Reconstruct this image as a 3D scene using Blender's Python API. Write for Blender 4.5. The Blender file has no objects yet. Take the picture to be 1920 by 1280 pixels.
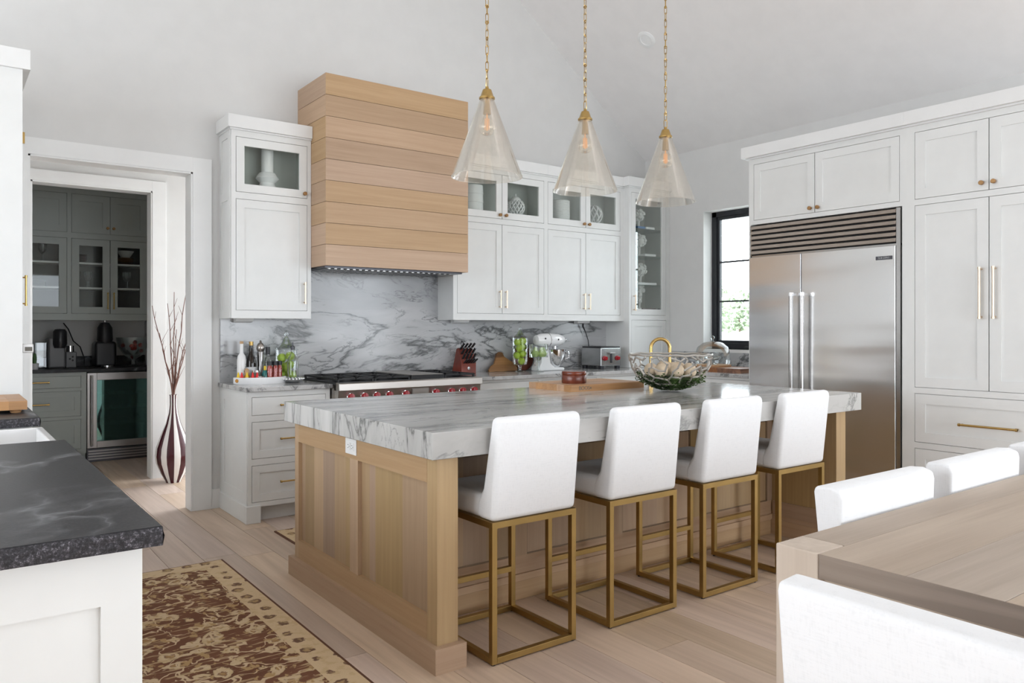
import bpy, bmesh, math, random
from math import sin, cos, pi, radians as R
from mathutils import Vector, Matrix
random.seed(7)
SC = bpy.context.scene
COL = SC.collection

# ---------------------------------------------------------------- camera
cd = bpy.data.cameras.new('camera'); cam = bpy.data.objects.new('camera', cd); COL.objects.link(cam)
cam.location = (0, 0, 1.31); cam.rotation_euler = (R(90), 0, R(-36.63))
cd.sensor_width = 36; cd.lens = 1446 / 1920 * 36; cd.shift_y = -25 / 1920; cd.clip_start = .05
SC.camera = cam
# ---------------------------------------------------------------- sky and exposure
W = bpy.data.worlds.new('overcast_sky'); SC.world = W; W.use_nodes = True
bg = W.node_tree.nodes['Background']; bg.inputs[0].default_value = (.89, .955, 1.03, 1); bg.inputs[1].default_value = 9.0
SC.view_settings.view_transform = 'Standard'; SC.view_settings.look = 'None'
SC.view_settings.gamma = 1; SC.view_settings.use_curve_mapping = False; SC.view_settings.exposure = -0.36
SC.cycles.use_denoising = True
def portal(loc, rot, sx, sy):
    l = bpy.data.lights.new('opening_portal', 'AREA'); l.shape = 'RECTANGLE'; l.size = sx; l.size_y = sy
    l.cycles.is_portal = True
    o = bpy.data.objects.new('opening_portal', l); COL.objects.link(o); o.location = loc; o.rotation_euler = rot
# openings that let the daylight in: kitchen window, plus unseen ones added and sized for the light
XL, XR, YF, YB, EAVE = -3.2, 6.108, -4.2, 5.81, 3.1
UNSEEN_REAR_WINS = [(1.0, 3.2, .05, 2.6), (3.5, 5.8, .05, 2.6)]  # unseen, behind the camera, chosen to steer the light
UNSEEN_LEFT_WINS = [(.1, 5.0, 1.0, 2.95)]  # unseen, over the sink, enlarged to light the right-hand cabinets
RIGHT_WINS = [(-3.9, -.1, .05, 2.7), (4.08, 5.022, 1.105, 2.467)]  # first is unseen, beside the dining table, sized for light; second is kitchen window
for a, b, c, d in UNSEEN_REAR_WINS: portal(((a + b) / 2, YF - .1, (c + d) / 2), (R(90), 0, 0), b - a, d - c)
for a, b, c, d in UNSEEN_LEFT_WINS: portal((XL - .1, (a + b) / 2, (c + d) / 2), (R(90), 0, R(-90)), b - a, d - c)
for a, b, c, d in RIGHT_WINS: portal((XR + .19, (a + b) / 2, (c + d) / 2), (R(90), 0, R(90)), b - a, d - c)
portal((2.6, 6.61, 1.37), (R(90), 0, R(90)), 1.3, 2.7)  # unseen hall end, left open and brought closer to brighten the hall

# ---------------------------------------------------------------- mesh helpers
class MB:
    def __init__(s): s.v = []; s.f = []; s.sm = []
    def add(s, vs, fs, sm=False):
        n = len(s.v); s.v += [tuple(p) for p in vs]; s.f += [tuple(i + n for i in f) for f in fs]; s.sm += [sm] * len(fs); return s
    def box(s, x0, x1, y0, y1, z0, z1):
        return s.add([(x0,y0,z0),(x1,y0,z0),(x1,y1,z0),(x0,y1,z0),(x0,y0,z1),(x1,y0,z1),(x1,y1,z1),(x0,y1,z1)],
                     [(0,3,2,1),(4,5,6,7),(0,1,5,4),(1,2,6,5),(2,3,7,6),(3,0,4,7)])
    def prism(s, poly, lo, hi, axis='y'):
        n = len(poly)
        def P(a, b, c): return {'y': (a, c, b), 'x': (c, a, b), 'z': (a, b, c)}[axis]
        vs = [P(a, b, lo) for a, b in poly] + [P(a, b, hi) for a, b in poly]
        fs = [tuple(range(n)), tuple(range(2 * n - 1, n - 1, -1))] + [(i, (i + 1) % n, n + (i + 1) % n, n + i) for i in range(n)]
        return s.add(vs, fs)
    def lathe(s, prof, c=(0, 0, 0), seg=24, axis='z', sx=1, sy=1, sm=True, caps=True):
        vs = []; fs = []; n = len(prof)
        for k in range(seg):
            a = 2 * pi * k / seg
            for r, z in prof:
                p = (r * cos(a) * sx, r * sin(a) * sy, z)
                if axis == 'x': p = (p[2], p[0], p[1])
                elif axis == 'y': p = (p[0], p[2], p[1])
                vs.append((p[0] + c[0], p[1] + c[1], p[2] + c[2]))
        for k in range(seg):
            k2 = (k + 1) % seg
            for i in range(n - 1):
                fs.append((k * n + i, k2 * n + i, k2 * n + i + 1, k * n + i + 1))
        s.add(vs, fs, sm)
        for i in ((0, n - 1) if caps else ()):
            if prof[i][0] > 1e-5: s.f.append(tuple(len(s.v) - len(vs) + k * n + i for k in range(seg))); s.sm.append(False)
        return s
    def cyl(s, c, r, z0, z1, seg=16, axis='z'): return s.lathe([(r, z0), (r, z1)], c, seg, axis)
    def ball(s, c, r, seg=14, sx=1, sy=1, sz=1):
        m = max(5, seg // 2)
        return s.lathe([(max(1e-6, r * sin(pi * i / m)), -r * sz * cos(pi * i / m)) for i in range(m + 1)], c, seg, 'z', sx, sy)
    def tube(s, pts, r, seg=8, closed=False):
        pts = [Vector(p) for p in pts]; n = len(pts); rs = r if isinstance(r, (list, tuple)) else [r] * n
        vs = []; fs = []; up = None
        for i, p in enumerate(pts):
            a = pts[(i - 1) % n] if (i > 0 or closed) else p
            b = pts[(i + 1) % n] if (i < n - 1 or closed) else p
            t = (b - a).normalized() if (b - a).length > 1e-9 else Vector((0, 0, 1))
            if up is None: up = Vector((0, 0, 1)) if abs(t.z) < .9 else Vector((1, 0, 0))
            u = t.cross(up); u = u.normalized() if u.length > 1e-6 else t.orthogonal().normalized()
            w = u.cross(t); up = w
            for k in range(seg):
                q = p + (u * cos(2 * pi * k / seg) + w * sin(2 * pi * k / seg)) * rs[i]; vs.append(q)
        m = n if closed else n - 1
        for i in range(m):
            j = (i + 1) % n
            for k in range(seg): k2 = (k + 1) % seg; fs.append((i * seg + k, i * seg + k2, j * seg + k2, j * seg + k))
        if not closed: fs += [tuple(range(seg)), tuple((n - 1) * seg + k for k in range(seg))]
        return s.add(vs, fs, True)
    def quadbar(s, p0, p1, t):      # square tube along an axis-aligned segment
        lo = [min(a, b) - t / 2 for a, b in zip(p0, p1)]; hi = [max(a, b) + t / 2 for a, b in zip(p0, p1)]
        return s.box(lo[0], hi[0], lo[1], hi[1], lo[2], hi[2])
    def build(s, name, mat, parent=None, loc=None, rot=None, bevel=0, seg=2, smooth=False, sub=0, angle=38):
        me = bpy.data.meshes.new(name); me.from_pydata(s.v, [], s.f); me.update()
        bm = bmesh.new(); bm.from_mesh(me); bmesh.ops.recalc_face_normals(bm, faces=bm.faces); bm.to_mesh(me); bm.free()
        if smooth or any(s.sm):
            me.polygons.foreach_set('use_smooth', [True] * len(me.polygons)); me.set_sharp_from_angle(angle=R(angle))
        if mat: me.materials.append(M[mat] if isinstance(mat, str) else mat)
        o = bpy.data.objects.new(name, me); COL.objects.link(o)
        if parent: o.parent = parent
        if loc: o.location = loc
        if rot: o.rotation_euler = rot
        if bevel:
            b = o.modifiers.new('bevel', 'BEVEL'); b.width = bevel; b.segments = seg; b.limit_method = 'ANGLE'; b.angle_limit = R(40)
            me.polygons.foreach_set('use_smooth', [True] * len(me.polygons))
            try: b.harden_normals = True
            except Exception: pass
        if sub:
            m = o.modifiers.new('sub', 'SUBSURF'); m.levels = m.render_levels = sub
            me.polygons.foreach_set('use_smooth', [True] * len(me.polygons))
        return o
def tag(o, label, cat, group=None):
    o['label'] = label; o['category'] = cat
    if group: o['group'] = group
    return o
def T(name, label, cat, loc=(0, 0, 0), rz=0, group=None):
    o = bpy.data.objects.new(name, None); COL.objects.link(o); o.empty_display_size = .1
    o.location = loc; o.rotation_euler = (0, 0, R(rz)); return tag(o, label, cat, group)
def struct(o): o['kind'] = 'structure'; return o
def dup(o, parent=None):
    c = o.copy(); COL.objects.link(c); c.parent = parent
    for ch in o.children: dup(ch, c)
    return c
def text(s, size, mat, parent, loc, rot, ext=.0004, name='lettering', sx=1):
    cu = bpy.data.curves.new(name, 'FONT'); cu.body = s; cu.size = size; cu.extrude = ext; cu.align_x = 'CENTER'; cu.align_y = 'CENTER'
    tmp = bpy.data.objects.new(name, cu); COL.objects.link(tmp); dg = bpy.context.evaluated_depsgraph_get()
    me = bpy.data.meshes.new_from_object(tmp.evaluated_get(dg)); bpy.data.objects.remove(tmp); bpy.data.curves.remove(cu)
    me.materials.clear(); me.materials.append(M[mat]); o = bpy.data.objects.new(name, me); COL.objects.link(o); o.parent = parent; o.location = loc; o.rotation_euler = rot
    return o

# ---------------------------------------------------------------- materials
M = {}
def nt(name):
    m = bpy.data.materials.new(name); m.use_nodes = True; t = m.node_tree
    return m, t, t.nodes['Principled BSDF']
def N(t, typ, **kw):
    n = t.nodes.new(typ)
    for k, v in kw.items():
        if k.startswith('i_'):
            key = k[2:]; key = int(key) if key.isdigit() else key.replace('_', ' ')
            n.inputs[key].default_value = v
        else: setattr(n, k, v)
    return n
def L(t, a, b): t.links.new(a, b)
def c4(c): return (c[0], c[1], c[2], 1)
def ramp(t, fac, stops, interp='LINEAR'):
    n = t.nodes.new('ShaderNodeValToRGB'); n.color_ramp.interpolation = interp
    e = n.color_ramp.elements
    while len(e) > 1: e.remove(e[-1])
    e[0].position = stops[0][0]; e[0].color = c4(stops[0][1])
    for p, c in stops[1:]: q = e.new(p); q.color = c4(c)
    if fac is not None: L(t, fac, n.inputs[0])
    return n
def mixc(t, fac, a, b, mode='MIX'):
    n = t.nodes.new('ShaderNodeMix'); n.data_type = 'RGBA'; n.blend_type = mode
    for i, v in ((0, fac), (6, a), (7, b)):
        if hasattr(v, 'links'): L(t, v, n.inputs[i])
        elif i == 0: n.inputs[0].default_value = v
        else: n.inputs[i].default_value = c4(v)
    return n.outputs[2]
def math_(t, op, a, b=None):
    n = t.nodes.new('ShaderNodeMath'); n.operation = op
    for i, v in ((0, a), (1, b)):
        if v is None: continue
        if hasattr(v, 'links'): L(t, v, n.inputs[i])
        else: n.inputs[i].default_value = v
    return n.outputs[0]
def coords(t, scale=(1, 1, 1), rot=(0, 0, 0), rnd=False):
    tc = N(t, 'ShaderNodeTexCoord'); mp = N(t, 'ShaderNodeMapping')
    mp.inputs['Scale'].default_value = scale; mp.inputs['Rotation'].default_value = rot
    src = tc.outputs['Object']
    if rnd:
        oi = N(t, 'ShaderNodeObjectInfo'); ad = N(t, 'ShaderNodeVectorMath', operation='ADD')
        k = N(t, 'ShaderNodeVectorMath', operation='SCALE'); cb = N(t, 'ShaderNodeCombineXYZ')
        for i in range(3): L(t, oi.outputs['Random'], cb.inputs[i])
        L(t, cb.outputs[0], k.inputs[0]); k.inputs['Scale'].default_value = 37.0
        L(t, src, ad.inputs[0]); L(t, k.outputs[0], ad.inputs[1]); src = ad.outputs[0]
    L(t, src, mp.inputs['Vector']); return mp.outputs[0]
def noise(t, vec, scale, detail=5, rough=.55, dist=0):
    n = N(t, 'ShaderNodeTexNoise'); L(t, vec, n.inputs['Vector'])
    n.inputs['Scale'].default_value = scale; n.inputs['Detail'].default_value = detail; n.inputs['Roughness'].default_value = rough; n.inputs['Distortion'].default_value = dist
    return n
def bump(t, p, h, strength=.2, dist=.002):
    b = N(t, 'ShaderNodeBump'); b.inputs['Strength'].default_value = strength; b.inputs['Distance'].default_value = dist
    L(t, h, b.inputs['Height']); L(t, b.outputs[0], p.inputs['Normal'])
def plain(name, c, rough=.5, metal=0, var=0, **kw):
    m, t, p = nt(name); p.inputs['Roughness'].default_value = rough; p.inputs['Metallic'].default_value = metal
    vec = coords(t); n = noise(t, vec, 6, 3)
    a = tuple(x * (1 - .02 - var) for x in c); b = tuple(min(1, x * (1 + .01 + var)) for x in c)
    L(t, ramp(t, n.outputs['Fac'], [(.35, a), (.65, b)]).outputs[0], p.inputs['Base Color'])
    for k, v in kw.items(): p.inputs[k.replace('_', ' ')].default_value = v
    M[name] = m; return m
def wood(name, c1, c2, axis='x', sc=1.0, var=.12, rough=.5, hue=.0, knots=0, rings=.35):
    m, t, p = nt(name); s = {'x': (1.0, 34, 34), 'y': (34, 1.0, 34), 'z': (34, 34, 1.0)}[axis]
    vec = coords(t, tuple(k * sc for k in s), rnd=True)
    n = noise(t, vec, 1.6, 6, .62, .5); f = noise(t, vec, 9, 3, .6)
    s2 = tuple(sc * (.16 if k < 5 else 2.0) for k in s); vec2 = coords(t, s2, rnd=True); g = noise(t, vec2, 1.8, 3, .5, 1.2)
    w = math_(t, 'PINGPONG', math_(t, 'MULTIPLY', g.outputs['Fac'], 9.0), 1.0)
    fac = math_(t, 'ADD', math_(t, 'MULTIPLY', n.outputs['Fac'], 1 - rings), math_(t, 'MULTIPLY', w, rings))
    col = ramp(t, fac, [(.25, c2), (.72, c1)]).outputs[0]
    col = mixc(t, math_(t, 'MULTIPLY', f.outputs['Fac'], .22), col, c2)
    oi = N(t, 'ShaderNodeObjectInfo')
    hv = N(t, 'ShaderNodeHueSaturation'); L(t, col, hv.inputs['Color'])
    L(t, math_(t, 'ADD', math_(t, 'MULTIPLY', oi.outputs['Random'], 2 * var), 1 - var), hv.inputs['Value'])
    r2 = math_(t, 'FRACT', math_(t, 'MULTIPLY', oi.outputs['Random'], 7.31))
    L(t, math_(t, 'ADD', math_(t, 'MULTIPLY', r2, .3), .85), hv.inputs['Saturation'])
    if hue: L(t, math_(t, 'ADD', math_(t, 'MULTIPLY', r2, hue), .5 - hue / 2), hv.inputs['Hue'])
    L(t, hv.outputs[0], p.inputs['Base Color']); p.inputs['Roughness'].default_value = rough
    bump(t, p, fac, .12, .0006); M[name] = m
def marble(name, scale, rot, base, cloud, vein, k1=.035, k2=.02, rough=.12, warm=(.75, .68, .58), sc=1.0):
    m, t, p = nt(name); vec = coords(t, scale, rot)
    wn = noise(t, vec, 1.1 * sc, 3, .5); ad = N(t, 'ShaderNodeVectorMath', operation='MULTIPLY_ADD')
    L(t, wn.outputs['Color'], ad.inputs[0]); ad.inputs[1].default_value = (.9, .9, .9); L(t, vec, ad.inputs[2]); v = ad.outputs[0]
    A = noise(t, v, .9 * sc, 9, .58, .2); B = noise(t, v, 2.3 * sc, 8, .62, .4); C = noise(t, v, .7 * sc, 4, .5); D = noise(t, v, 14 * sc, 6, .7)
    def ridge(n, k): return ramp(t, math_(t, 'ABSOLUTE', math_(t, 'SUBTRACT', n.outputs['Fac'], .5)), [(0, (1, 1, 1)), (k * .35, (.55,) * 3), (k, (0, 0, 0))]).outputs[0]
    col = mixc(t, ramp(t, C.outputs['Fac'], [(.42, (0, 0, 0)), (.66, (1, 1, 1))]).outputs[0], base, cloud)
    col = mixc(t, ramp(t, D.outputs['Fac'], [(.55, (0, 0, 0)), (.8, (.5, .5, .5))]).outputs[0], col, cloud)
    halo = ridge(A, k1 * 5)
    col = mixc(t, math_(t, 'MULTIPLY', halo, .42), col, tuple(x * .62 for x in cloud))
    brk = ramp(t, noise(t, v, 3.1 * sc, 3).outputs['Fac'], [(.4, (0, 0, 0)), (.6, (1, 1, 1))]).outputs[0]
    col = mixc(t, math_(t, 'MULTIPLY', math_(t, 'MULTIPLY', ridge(B, k2), brk), .75), col, vein)
    col = mixc(t, math_(t, 'MULTIPLY', ridge(A, k1), .85), col, vein)
    L(t, col, p.inputs['Base Color']); p.inputs['Roughness'].default_value = rough; M[name] = m
def glass(name, tint, gl=.08, haze=0, hazec=(.9, .87, .8), rough=.02, gc=(1, 1, 1), fr=.6):
    m, t, p = nt(name); t.nodes.remove(p); out = t.nodes['Material Output']
    tr = N(t, 'ShaderNodeBsdfTransparent'); tr.inputs[0].default_value = c4(tint)
    go = N(t, 'ShaderNodeBsdfGlossy'); go.inputs['Roughness'].default_value = rough; go.inputs['Color'].default_value = c4(gc)
    lw = N(t, 'ShaderNodeLayerWeight'); lw.inputs[0].default_value = .35
    fac = math_(t, 'MINIMUM', math_(t, 'ADD', math_(t, 'MULTIPLY', lw.outputs['Fresnel'], fr), gl), 1.0)
    mx = N(t, 'ShaderNodeMixShader'); L(t, fac, mx.inputs[0]); base = tr.outputs[0]
    if haze:
        df = N(t, 'ShaderNodeBsdfDiffuse'); df.inputs[0].default_value = c4(hazec); tl = N(t, 'ShaderNodeBsdfTranslucent'); tl.inputs[0].default_value = c4(hazec)
        h = N(t, 'ShaderNodeMixShader'); L(t, df.outputs[0], h.inputs[1]); L(t, tl.outputs[0], h.inputs[2])
        vec = coords(t); nz = noise(t, vec, 40, 4, .7)
        hf = math_(t, 'ADD', math_(t, 'MULTIPLY', lw.outputs['Facing'], haze), math_(t, 'MULTIPLY', nz.outputs['Fac'], haze))
        mh = N(t, 'ShaderNodeMixShader'); L(t, hf, mh.inputs[0]); L(t, base, mh.inputs[1]); L(t, h.outputs[0], mh.inputs[2]); base = mh.outputs[0]
    L(t, base, mx.inputs[1]); L(t, go.outputs[0], mx.inputs[2]); L(t, mx.outputs[0], out.inputs[0]); M[name] = m
def steel(name, c, rough, axis, wav=0.0):
    m, t, p = nt(name); p.inputs['Metallic'].default_value = 1
    s = {'x': (2, 300, 300), 'y': (300, 2, 300), 'z': (300, 300, 2)}[axis]
    n = noise(t, coords(t, s), 1, 3, .6)
    L(t, ramp(t, n.outputs['Fac'], [(.3, tuple(k * .975 for k in c)), (.7, c)]).outputs[0], p.inputs['Base Color'])
    L(t, math_(t, 'ADD', math_(t, 'MULTIPLY', n.outputs['Fac'], .03), rough - .015), p.inputs['Roughness'])
    if wav:
        w = noise(t, coords(t, (.5, 1, 2.6)), 1.6, 1, .3); bump(t, p, w.outputs['Fac'], 1, wav)
    M[name] = m

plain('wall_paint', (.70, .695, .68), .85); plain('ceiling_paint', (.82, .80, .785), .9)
plain('white_paint', (.80, .805, .79), .38); plain('trim_paint', (.82, .82, .81), .4)
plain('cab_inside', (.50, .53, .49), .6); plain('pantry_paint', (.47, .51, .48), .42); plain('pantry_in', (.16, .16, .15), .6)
plain('grey_plastic', (.17, .17, .175), .4); plain('black_gap', (.03, .03, .03), .8); plain('black_plastic', (.018, .018, .02), .35); plain('black_iron', (.012, .012, .013), .5)
plain('black_frame', (.012, .013, .017), .35); plain('white_plastic', (.85, .85, .84), .3); plain('ceramic', (.86, .86, .86), .18)
plain('matte_white', (.78, .78, .77), .6); plain('mixer_white', (.88, .88, .88), .12, Coat_Weight=.5)
plain('brass', (.52, .35, .13), .26, 1); plain('stool_brass', (.40, .27, .10), .36, 1, .06); plain('knob_bronze', (.38, .22, .10), .4, .85)
plain('champagne', (.72, .58, .44), .3, 1); plain('chrome', (.85, .85, .86), .07, 1); plain('nickel', (.45, .42, .39), .3, 1)
plain('red_knob', (.36, .012, .02), .22); plain('red_plastic', (.75, .02, .02), .3); plain('yellow_plastic', (.85, .6, .03), .3)
plain('orange_sauce', (.75, .12, .03), .3); plain('red_sauce', (.5, .05, .03), .25); plain('teal_glass', (.02, .16, .15), .1)
plain('dark_glass', (.012, .008, .006), .06); plain('label_paper', (.62, .64, .66), .6); plain('cork', (.55, .36, .2), .7)
plain('spice', (.13, .12, .1), .5); plain('cherry', (.20, .035, .02), .25, var=.2); plain('lime_green', (.36, .50, .04), .3, var=.18); plain('pear_green', (.36, .48, .16), .4, var=.15)
plain('twig', (.16, .07, .05), .7); plain('soil_pot', (.75, .75, .75), .4); plain('cactus', (.1, .2, .08), .7)
plain('lawn', (.42, .48, .30), .9, var=.12); plain('hedge_leaf', (.42, .50, .34), .8, var=.3); plain('gravel_drive', (.8, .79, .76), .9)
plain('bulb_filament', (.9, .45, .12), .4, Emission_Color=(1, .45, .12, 1), Emission_Strength=.35); plain('book_blue', (.02, .16, .42), .5); plain('book_dark', (.10, .05, .05), .5); plain('book_pale', (.75, .76, .76), .6)
plain('candy_red', (.4, .05, .04), .4, var=.4); plain('amber', (.55, .25, .04), .15); plain('plaster', (.82, .82, .80), .9); plain('pewter', (.52, .49, .45), .38, .75)
plain('moss', (.035, .07, .012), .95, var=.6); plain('deco_ball', (.62, .50, .36), .8, var=.3); plain('silver', (.55, .56, .57), .25, 1)
plain('sink_white', (.84, .83, .82), .2); plain('steel_dark', (.10, .10, .11), .35, .9); plain('stone_edge', (.05, .05, .055), .8)
steel('fridge_steel', (.76, .755, .75), .22, 'x', .02); steel('range_steel', (.48, .45, .42), .36, 'x'); steel('pantry_steel', (.42, .40, .39), .32, 'x')
steel('grille_steel', (.46, .40, .35), .28, 'x'); steel('bright_steel', (.46, .45, .44), .24, 'z'); steel('toaster_steel', (.55, .55, .55), .25, 'x')
wood('oak_x', (.54, .365, .225), (.44, .285, .165), 'x', 1, .09, .5, .012, rings=.12)
wood('oak_y', (.54, .365, .225), (.44, .285, .165), 'y', 1, .09, .5, .012, rings=.12)
wood('oak_z', (.50, .35, .205), (.40, .27, .155), 'z', 1, .16, .5, .02, rings=.12)
wood('oak_dark', (.30, .19, .10), (.2, .12, .06), 'x', 1, .05)
wood('floor_oak', (.68, .53, .42), (.50, .375, .285), 'y', .8, .13, .42, .015, rings=.28)
wood('table_oak', (.50, .41, .325), (.38, .30, .23), 'x', .8, .06, .6, rings=.35)
wood('table_leg', (.62, .51, .41), (.48, .38, .29), 'z', .8, .06, .6, rings=.35)
wood('table_end', (.40, .32, .255), (.20, .15, .115), 'y', .9, .08, .6, rings=.75)
wood('maple', (.54, .32, .17), (.40, .22, .11), 'x', 1.2, .1, .45); wood('olive', (.40, .19, .055), (.14, .055, .015), 'x', .8, .05, .4, rings=.6)
wood('acacia', (.36, .16, .07), (.16, .06, .03), 'x', 1, .2, .4); wood('mahogany', (.20, .045, .02), (.10, .02, .01), 'z', 1, .05, .25)
marble('splash_stone', (.62, 1, 1.9), (0, R(-26), 0), (.60, .60, .605), (.43, .435, .445), (.05, .055, .055), .024, .018, .16, sc=1.15)
marble('counter_stone', (1.2, 1.2, 1.2), (0, 0, R(30)), (.62, .61, .60), (.42, .42, .42), (.1, .1, .1), .03, .02, .12, sc=2.2)
marble('island_stone', (.25, 1.55, .35), (0, 0, R(3)), (.61, .60, .58), (.43, .42, .40), (.09, .095, .09), .012, .012, .13, sc=1.5)
glass('pane', (.96, .98, .97), .0, fr=.45); glass('cab_glass', (.97, .985, .975), .0, fr=.3); glass('shade_glass', (.975, .96, .93), .05, .13, (.95, .92, .86))
glass('jar_glass', (.94, .965, .965), .02); glass('shelf_glass', (.62, .80, .76), .12); glass('fridge_glass', (.30, .42, .40), .22, gc=(.45, .85, .8)); glass('bulb_glass', (.98, .95, .9), .06)

def fabric(name, c):
    m, t, p = nt(name); vec = coords(t); p.inputs['Roughness'].default_value = .95
    a = noise(t, coords(t, (260, 260, 40)), 1, 2); b = noise(t, coords(t, (30, 30, 320)), 1, 2)
    s = math_(t, 'ADD', a.outputs['Fac'], b.outputs['Fac'])
    L(t, ramp(t, s, [(.7, tuple(k * .95 for k in c)), (1.3, c)]).outputs[0], p.inputs['Base Color']); bump(t, p, s, .15, .001)
    p.inputs['Sheen Weight'].default_value = .2; M[name] = m
fabric('linen', (.86, .86, .865))
def soapstone():
    m, t, p = nt('soapstone'); v = coords(t); wn = noise(t, v, 1.2, 3)
    ad = N(t, 'ShaderNodeVectorMath', operation='MULTIPLY_ADD'); L(t, wn.outputs['Color'], ad.inputs[0]); ad.inputs[1].default_value = (.6, .6, .6); L(t, v, ad.inputs[2])
    A = noise(t, ad.outputs[0], 1.7, 5, .5); G = noise(t, v, 130, 4, .8); C = noise(t, v, 3, 3)
    rv = ramp(t, math_(t, 'ABSOLUTE', math_(t, 'SUBTRACT', A.outputs['Fac'], .5)), [(0, (1, 1, 1)), (.006, (.4,) * 3), (.03, (0, 0, 0))]).outputs[0]
    col = ramp(t, G.outputs['Fac'], [(.35, (.010, .010, .012)), (.6, (.026, .026, .029)), (.75, (.075, .075, .08))]).outputs[0]
    brk = ramp(t, C.outputs['Fac'], [(.42, (0, 0, 0)), (.62, (1, 1, 1))]).outputs[0]
    col = mixc(t, math_(t, 'MULTIPLY', math_(t, 'MULTIPLY', rv, brk), .5), col, (.42, .43, .45))
    L(t, col, p.inputs['Base Color']); p.inputs['Roughness'].default_value = .4; p.inputs['Specular IOR Level'].default_value = .3; bump(t, p, G.outputs['Fac'], .35, .001); M['soapstone'] = m
soapstone()
def rough_edge():
    m, t, p = nt('chiselled_stone'); v = coords(t); G = noise(t, v, 150, 5, .8)
    L(t, ramp(t, G.outputs['Fac'], [(.42, (.008, .008, .01)), (.56, (.05, .045, .055)), (.72, (.4, .39, .42))]).outputs[0], p.inputs['Base Color'])
    p.inputs['Roughness'].default_value = .5; bump(t, p, G.outputs['Fac'], .8, .004); M['chiselled_stone'] = m
rough_edge()
def rug_mats():
    m, t, p = nt('rug_field'); v = coords(t); wn = noise(t, v, 7, 3)
    ad = N(t, 'ShaderNodeVectorMath', operation='MULTIPLY_ADD'); L(t, wn.outputs['Color'], ad.inputs[0]); ad.inputs[1].default_value = (.10, .10, .1); L(t, v, ad.inputs[2])
    vo = N(t, 'ShaderNodeTexVoronoi'); L(t, ad.outputs[0], vo.inputs['Vector']); vo.inputs['Scale'].default_value = 9.5
    v2 = noise(t, ad.outputs[0], 6.5, 2, .5, .8); st2 = noise(t, coords(t, (3, 26, 1)), 1.5, 3, .6)
    n2 = noise(t, ad.outputs[0], 26, 3, .5); fine = noise(t, v, 220, 2)
    br = noise(t, v, 3, 2); brown = ramp(t, br.outputs['Fac'], [(.3, (.13, .042, .016)), (.7, (.22, .085, .042))]).outputs[0]
    petal = ramp(t, math_(t, 'ADD', vo.outputs['Distance'], math_(t, 'MULTIPLY', math_(t, 'SUBTRACT', n2.outputs['Fac'], .5), .55)), [(.13, (.42, .24, .09)), (.17, (.20, .09, .05)), (.22, (.74, .57, .36)), (.36, (.66, .48, .27)), (.40, (0, 0, 0))], 'LINEAR')
    pm = ramp(t, math_(t, 'ADD', vo.outputs['Distance'], math_(t, 'MULTIPLY', math_(t, 'SUBTRACT', n2.outputs['Fac'], .5), .55)), [(.37, (1, 1, 1)), (.40, (0, 0, 0))]).outputs[0]
    col = mixc(t, pm, brown, petal.outputs[0])
    vine = ramp(t, math_(t, 'ABSOLUTE', math_(t, 'SUBTRACT', v2.outputs['Fac'], .5)), [(.016, (1, 1, 1)), (.024, (0, 0, 0))]).outputs[0]
    col = mixc(t, vine, col, (.72, .54, .34)); col = mixc(t, ramp(t, st2.outputs['Fac'], [(.56, (0, 0, 0)), (.62, (.8, .8, .8))]).outputs[0], col, (.62, .44, .24)); blot = ramp(t, n2.outputs['Fac'], [(.6, (0, 0, 0)), (.64, (1, 1, 1))]).outputs[0]
    col = mixc(t, blot, col, (.50, .32, .14)); col = mixc(t, math_(t, 'MULTIPLY', fine.outputs['Fac'], .3), col, (.12, .07, .04))
    L(t, col, p.inputs['Base Color']); p.inputs['Roughness'].default_value = 1; bump(t, p, fine.outputs['Fac'], .5, .004); M['rug_field'] = m
    m, t, p = nt('rug_border'); v = coords(t); wn = noise(t, v, 42, 2)
    ad = N(t, 'ShaderNodeVectorMath', operation='MULTIPLY_ADD'); L(t, wn.outputs['Color'], ad.inputs[0]); ad.inputs[1].default_value = (.04, .04, .04); L(t, v, ad.inputs[2])
    vo = N(t, 'ShaderNodeTexVoronoi'); L(t, ad.outputs[0], vo.inputs['Vector']); vo.inputs['Scale'].default_value = 9; vo.inputs['Randomness'].default_value = .35
    ring = ramp(t, vo.outputs['Distance'], [(.10, (.46, .30, .14)), (.16, (.14, .07, .04)), (.24, (.17, .08, .05)), (.28, (.72, .54, .33))]).outputs[0]
    n2 = noise(t, v, 25, 3); fine = noise(t, v, 220, 2)
    col = mixc(t, ramp(t, n2.outputs['Fac'], [(.52, (0, 0, 0)), (.62, (.55, .55, .55))]).outputs[0], ring, (.60, .42, .21))
    col = mixc(t, math_(t, 'MULTIPLY', fine.outputs['Fac'], .25), col, (.25, .17, .1))
    L(t, col, p.inputs['Base Color']); p.inputs['Roughness'].default_value = 1; bump(t, p, fine.outputs['Fac'], .5, .004); M['rug_border'] = m
rug_mats()
plain('rug_binding', (.13, .055, .03), 1)
def striped():
    m, t, p = nt('vase_stripes'); tc = N(t, 'ShaderNodeTexCoord'); g = N(t, 'ShaderNodeTexGradient', gradient_type='RADIAL'); L(t, tc.outputs['Object'], g.inputs[0])
    f = math_(t, 'FRACT', math_(t, 'MULTIPLY', g.outputs['Fac'], 8.0))
    L(t, ramp(t, f, [(0, (.055, .008, .014)), (.52, (.055, .008, .014)), (.54, (.82, .80, .78)), (.98, (.82, .80, .78)), (1, (.055, .008, .014))]).outputs[0], p.inputs['Base Color'])
    p.inputs['Roughness'].default_value = .08; M['vase_stripes'] = m
striped()

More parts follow.
